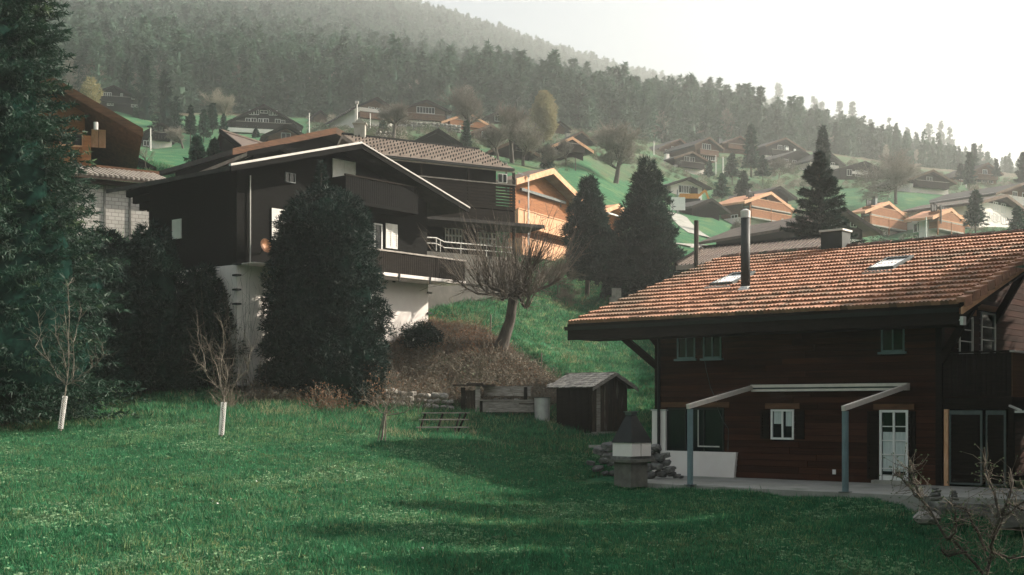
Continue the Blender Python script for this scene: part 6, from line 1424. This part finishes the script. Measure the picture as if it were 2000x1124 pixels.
# ------------------------------------------------------------------ grass, bank cover
def tuft(seed, n, h, sp, m_, wd=.012):
    rs = np.random.default_rng(seed); p = np.stack([rs.normal(size=n)*sp, rs.normal(size=n)*sp, np.full(n, -.02)], -1); d = np.stack([rs.normal(size=n)*.5, rs.normal(size=n)*.5, np.ones(n)], -1); d /= np.linalg.norm(d, axis=1)[:,None]
    Vv = cards(p, d, h*(.5+.8*rs.random(n)), np.full(n, wd), rs); return npmesh('grass_tuft', Vv, np.arange(len(Vv)).reshape(-1,3), m_)
grass_pale = mat('grass_pale', (.30,.42,.26), (.12,.26,.12), scale=1.5, rand=.4, transl=.3, coord='World')
def weed(seed, n, m_):
    rs = np.random.default_rng(seed); p = np.stack([rs.normal(size=n)*.05, rs.normal(size=n)*.05, .02+.05*rs.random(n)], -1); d = np.stack([rs.normal(size=n), rs.normal(size=n), rs.random(n)*.5], -1); d /= np.linalg.norm(d, axis=1)[:,None]
    Vv = cards(p, d, .035+.04*rs.random(n), np.full(n, .03), rs); return npmesh('lawn_weed', Vv, np.arange(len(Vv)).reshape(-1,3), m_)
TF = [tuft(i, 18, .125, .075, grass_blade, .018) for i in range(4)]*4+[weed(50, 6, grass_pale), weed(51, 12, grass_blade), weed(52, 12, grass_blade)]+[tuft(9, 12, .10, .08, dry_blade, .011)]
TFL = [tuft(20+i, 22, .20, .16, grass_blade, .026) for i in range(3)]+[tuft(29, 18, .22, .16, dry_blade, .02)]
rs = np.random.default_rng(99)
def grass(name, N_, d0, d1, pxr, src, dryp, smin=.6, smax=1.35, label=None, excl=None):
    px = rs.uniform(*pxr, N_); lnd = rs.uniform(0, 1, N_); d = np.sqrt(d0*d0+(d1*d1-d0*d0)*lnd**1.1); x = (px-CX)/F*d; z = ground_np(x, d); py = HY-z/d*F
    ok = np.ones(N_, bool)
    for (O_, ex_2, ey_2, a0, a1, b0_, b1) in EXCL:
        u = (x-O_[0])*ex_2[0]+(d-O_[1])*ex_2[1]; v = (x-O_[0])*ey_2[0]+(d-O_[1])*ey_2[1]; ok &= ~((u > a0) & (u < a1) & (v > b0_) & (v < b1))
    ok &= ~(inpoly(px, py, BANK) & (d > 50) & (d < 75)); x, d, z, px = x[ok], d[ok], z[ok], px[ok]; n = len(x)
    patch = np.sin(x*.9+np.sin(d*.5))*np.sin(d*.45+.6*np.sin(x*.4))
    dry = rs.random(n) < np.where(patch > .5, dryp*3, dryp*.5); ns = len(src); pick = np.where(dry, ns-1, rs.integers(0, ns-1, n))
    s = rs.uniform(smin, smax, n)*(1+.35*np.sin(x*2.3)*np.sin(d*1.7)); scatter(name, np.stack([x, d, z], -1), np.stack([s*1.1, s*1.1, s], -1), np.stack([rs.normal(size=n)*.12, rs.normal(size=n)*.12, rs.uniform(0,6.28,n)], -1), pick, src, label=label)
def hx(h, m_=.3): return ((h.O.x, h.O.y), (h.ex.x, h.ex.y), (h.ey.x, h.ey.y), -m_, h.W+m_, -m_, h.D+m_)
EXCL = [((FO.x, FO.y), (EX.x, EX.y), (EY.x, EY.y), -4.55, 18, -9, 9.7), hx(hut, .1), hx(bc, .2)]
grass('near_grass', 150000, 15, 48, (-120,2120), TF, .10, label='short uneven lawn grass in front')
grass('far_grass', 90000, 46, 105, (-120,1700), TFL, .10, label='longer meadow grass on the slope')
# fallen yellow leaves and daisies
lm = npmesh('lawn_leaf', np.array([(-.03,-.02,.07),(.03,-.025,.075),(.035,.02,.09),(-.02,.03,.08)]), np.array([(0,1,2,3)]), birch_m)
lw = npmesh('lawn_leaf', np.array([(-.02,-.02,.09),(.02,-.02,.09),(.02,.02,.10),(-.02,.02,.10)]), np.array([(0,1,2,3)]), white_paint)
n = 240; px = rs.uniform(-50, 1150, n); d = rs.uniform(19, 52, n); x = (px-CX)/F*d; z = ground_np(x, d)
scatter('lawn_leaves', np.stack([x, d, z], -1), np.repeat(rs.uniform(.4,.9,(n,1)), 3, 1), np.stack([rs.normal(size=n)*.5, rs.normal(size=n)*.5, rs.uniform(0,6.28,n)], -1), (rs.random(n) < .25).astype(int), [lm, lw], label='small yellow leaves and pale petals strewn on the lawn')
# ground cover of the bank
def clump(seed, n, h, m_, sp=.3, leafy=0):
    rs = np.random.default_rng(seed); s_ = []
    for i in range(n):
        p_ = np.array([rs.normal()*sp, rs.normal()*sp, -.05]); d_ = np.array([rs.normal()*.7, rs.normal()*.7, .8]); d_ /= np.linalg.norm(d_); L = h*rs.uniform(.5,1.2); m2 = p_+d_*L*.5; d2 = d_+rs.normal(size=3)*.5; d2 /= np.linalg.norm(d2); s_ += [(*p_,*m2,.012,.009),(*m2,*(m2+d2*L*.5),.009,.003)]
    Va, Ta = segs_mesh(s_, 3); me_ = npmesh('bank_clump', Va, Ta, m_); return me_
def leafclump(seed, n, m_, sp=.3, sz=.10):
    rs = np.random.default_rng(seed); p = rs.normal(size=(n,3))*np.array([sp,sp,.16])+np.array([0,0,.15]); d = rs.normal(size=(n,3)); d /= np.linalg.norm(d, axis=1)[:,None]; Vv = cards(p, d, np.full(n, sz), np.full(n, sz*.7), rs); return npmesh('bank_leaves', Vv, np.arange(len(Vv)).reshape(-1,3), m_)
bank_brown = mat('bank_brown', (.22,.19,.145), (.09,.08,.06), scale=1.0, rand=.4, transl=.2)
BK = [clump(1,40,.55,twig_red), clump(2,46,.45,twig_m), clump(3,40,.5,bank_brown), leafclump(4,90,bush_leaf), leafclump(5,90,bank_brown), leafclump(6,70,leaf_rust,sz=.06)]
N_ = 16000; px = rs.uniform(480, 1110, N_); d = rs.uniform(54, 68, N_); x = (px-CX)/F*d; z = ground_np(x, d); py = HY-z/d*F; ok = inpoly(px, py, BANK); u = (x-bc.O.x)*bc.ex.x+(d-bc.O.y)*bc.ex.y; v = (x-bc.O.x)*bc.ey.x+(d-bc.O.y)*bc.ey.y
ok &= ~((u > -.2) & (u < bc.W+.1) & (v > -.1) & (v < bc.D)); x, d, z, px, py = x[ok], d[ok], z[ok], px[ok], py[ok]; n = len(x); print('bank clumps', n)
dark = py < 700; green = py > 760
pick = np.where(dark, rs.choice([0,0,1,2,4,4], n), np.where(green, rs.choice([3,3,4,1,2], n), rs.choice([0,1,2,2,3,4,4,5], n, p=[.06,.18,.12,.10,.40,.07,.06,.01])))
s = rs.uniform(.6, 1.3, n); scatter('bank_undergrowth', np.stack([x, d, z], -1), np.stack([s, s, s*np.where(dark, 1.1, .8)], -1), np.stack([rs.normal(size=n)*.2, rs.normal(size=n)*.2, rs.uniform(0,6.28,n)], -1), pick, BK, label='tangled brown twigs and low leaves covering the bank')
# scrub between the village houses
VC = [shell_crown(prof_fn([(0,1.2),(.5,1.5),(1,.5)]), 2.4, 420, 400+i, .5, .10, depth=.9, up=.8) for i in range(3)]
VS = [npmesh('village_scrub', v_, np.arange(len(v_)).reshape(-1,3), m_) for v_, m_ in zip(VC, (far_leafless_m, bush_leaf, bank_brown))]
N_ = 4200; px = rs.uniform(600, 2080, N_); d = rs.uniform(150, 300, N_); x = (px-CX)/F*d; z = ground_np(x, d); py = HY-z/d*F
mead = inpoly(px, py, [(1080,345),(1200,300),(1300,395),(1340,470),(1100,470)]) | inpoly(px, py, [(1600,372),(1700,368),(1900,385),(1880,440),(1600,440)]) | inpoly(px, py, [(1300,400),(1480,440),(1500,500),(1300,500)])
ok = ~mead
for h in HOUSES+[ob1,ob2,ob3,dk]:
    u = (x-h.O.x)*h.ex.x+(d-h.O.y)*h.ex.y; v = (x-h.O.x)*h.ey.x+(d-h.O.y)*h.ey.y; ok &= ~((u > -1.5) & (u < h.W+1.5) & (v > -5) & (v < h.D+1))
x, d, z = x[ok], d[ok], z[ok]; n = len(x); s = rs.uniform(.14, .42, n)*np.where(rs.random(n) < .08, 1.9, 1)
scatter('village_scrub', np.stack([x, d, z-.2], -1), np.stack([s]*3, -1), np.stack([np.zeros(n), np.zeros(n), rs.uniform(0,6.28,n)], -1), rs.choice([0,0,1,2], n), VS, label='grey and green scrub growing between the hillside houses')

# ------------------------------------------------------------------ unseen house and spruces added right of the lawn to cast shade on it
shade_house = empty('added_shade_house', (15.4, 11.2, -3.0), R(0)); tag(shade_house, 'dark timber house added out of view to shade the lawn', 'house')
MB().prism([(-5,-1),(5,-1),(5,8.4),(0,10.6),(-5,8.4)], -9, 9, 'y').build('wall', dark_wood, shade_house)
q = MB(); q.prism([(-6.2,7.85),(0,10.62),(0,10.9),(-6.2,8.15)], -10, 10, 'y').prism([(6.2,7.85),(6.2,8.15),(.003,10.9),(.003,10.62)], -10, 10, 'y'); q.build('roof', roof_brown, shade_house)

for (x, y, h_, lb) in ((14.9, 26.6, 10.0, 'short spruce added out of view to shade the lawn, closest to the added house'), (15.9, 30.8, 11.5, 'tall spruce added out of view to shade the lawn, between the added house and the tiled house'), (18.4, 36.0, 12.5, 'tall spruce added out of view to shade the lawn, beside the tiled gable'), (20.4, 39.6, 12.0, 'tall spruce added out of view to shade the lawn, behind the other added spruces')):
    z = gz(x, y); tree_of('spruce_tree', (x, y, z), h_, conifer_crown(h_, 2.7, int(x*10), 420, 30, .8, .28, base=.08, power=.6, tuft=.7), spruce_m, [(0,0,-.5),(0,0,h_*.9)], [.3,.05], lb, core=lo_core(h_, 2.4, k=.75, power=.7))  # unseen spruces, put here for their shadow on the lawn
# ------------------------------------------------------------------ haze
hz = MB().box(-2560, 2560, -2560, 2560, -70, 440)
hm_ = bpy.data.materials.new('haze'); hm_.use_nodes = True; n = hm_.node_tree; n.nodes.clear(); o_ = n.nodes.new('ShaderNodeOutputMaterial'); v_ = n.nodes.new('ShaderNodeVolumePrincipled')
v_.inputs['Color'].default_value = (.93,.95,.935,1); v_.inputs['Density'].default_value = HAZE; v_.inputs['Anisotropy'].default_value = HAZE_G; n.links.new(v_.outputs[0], o_.inputs['Volume'])
o = hz.build('haze', hm_); o['kind'] = 'stuff'
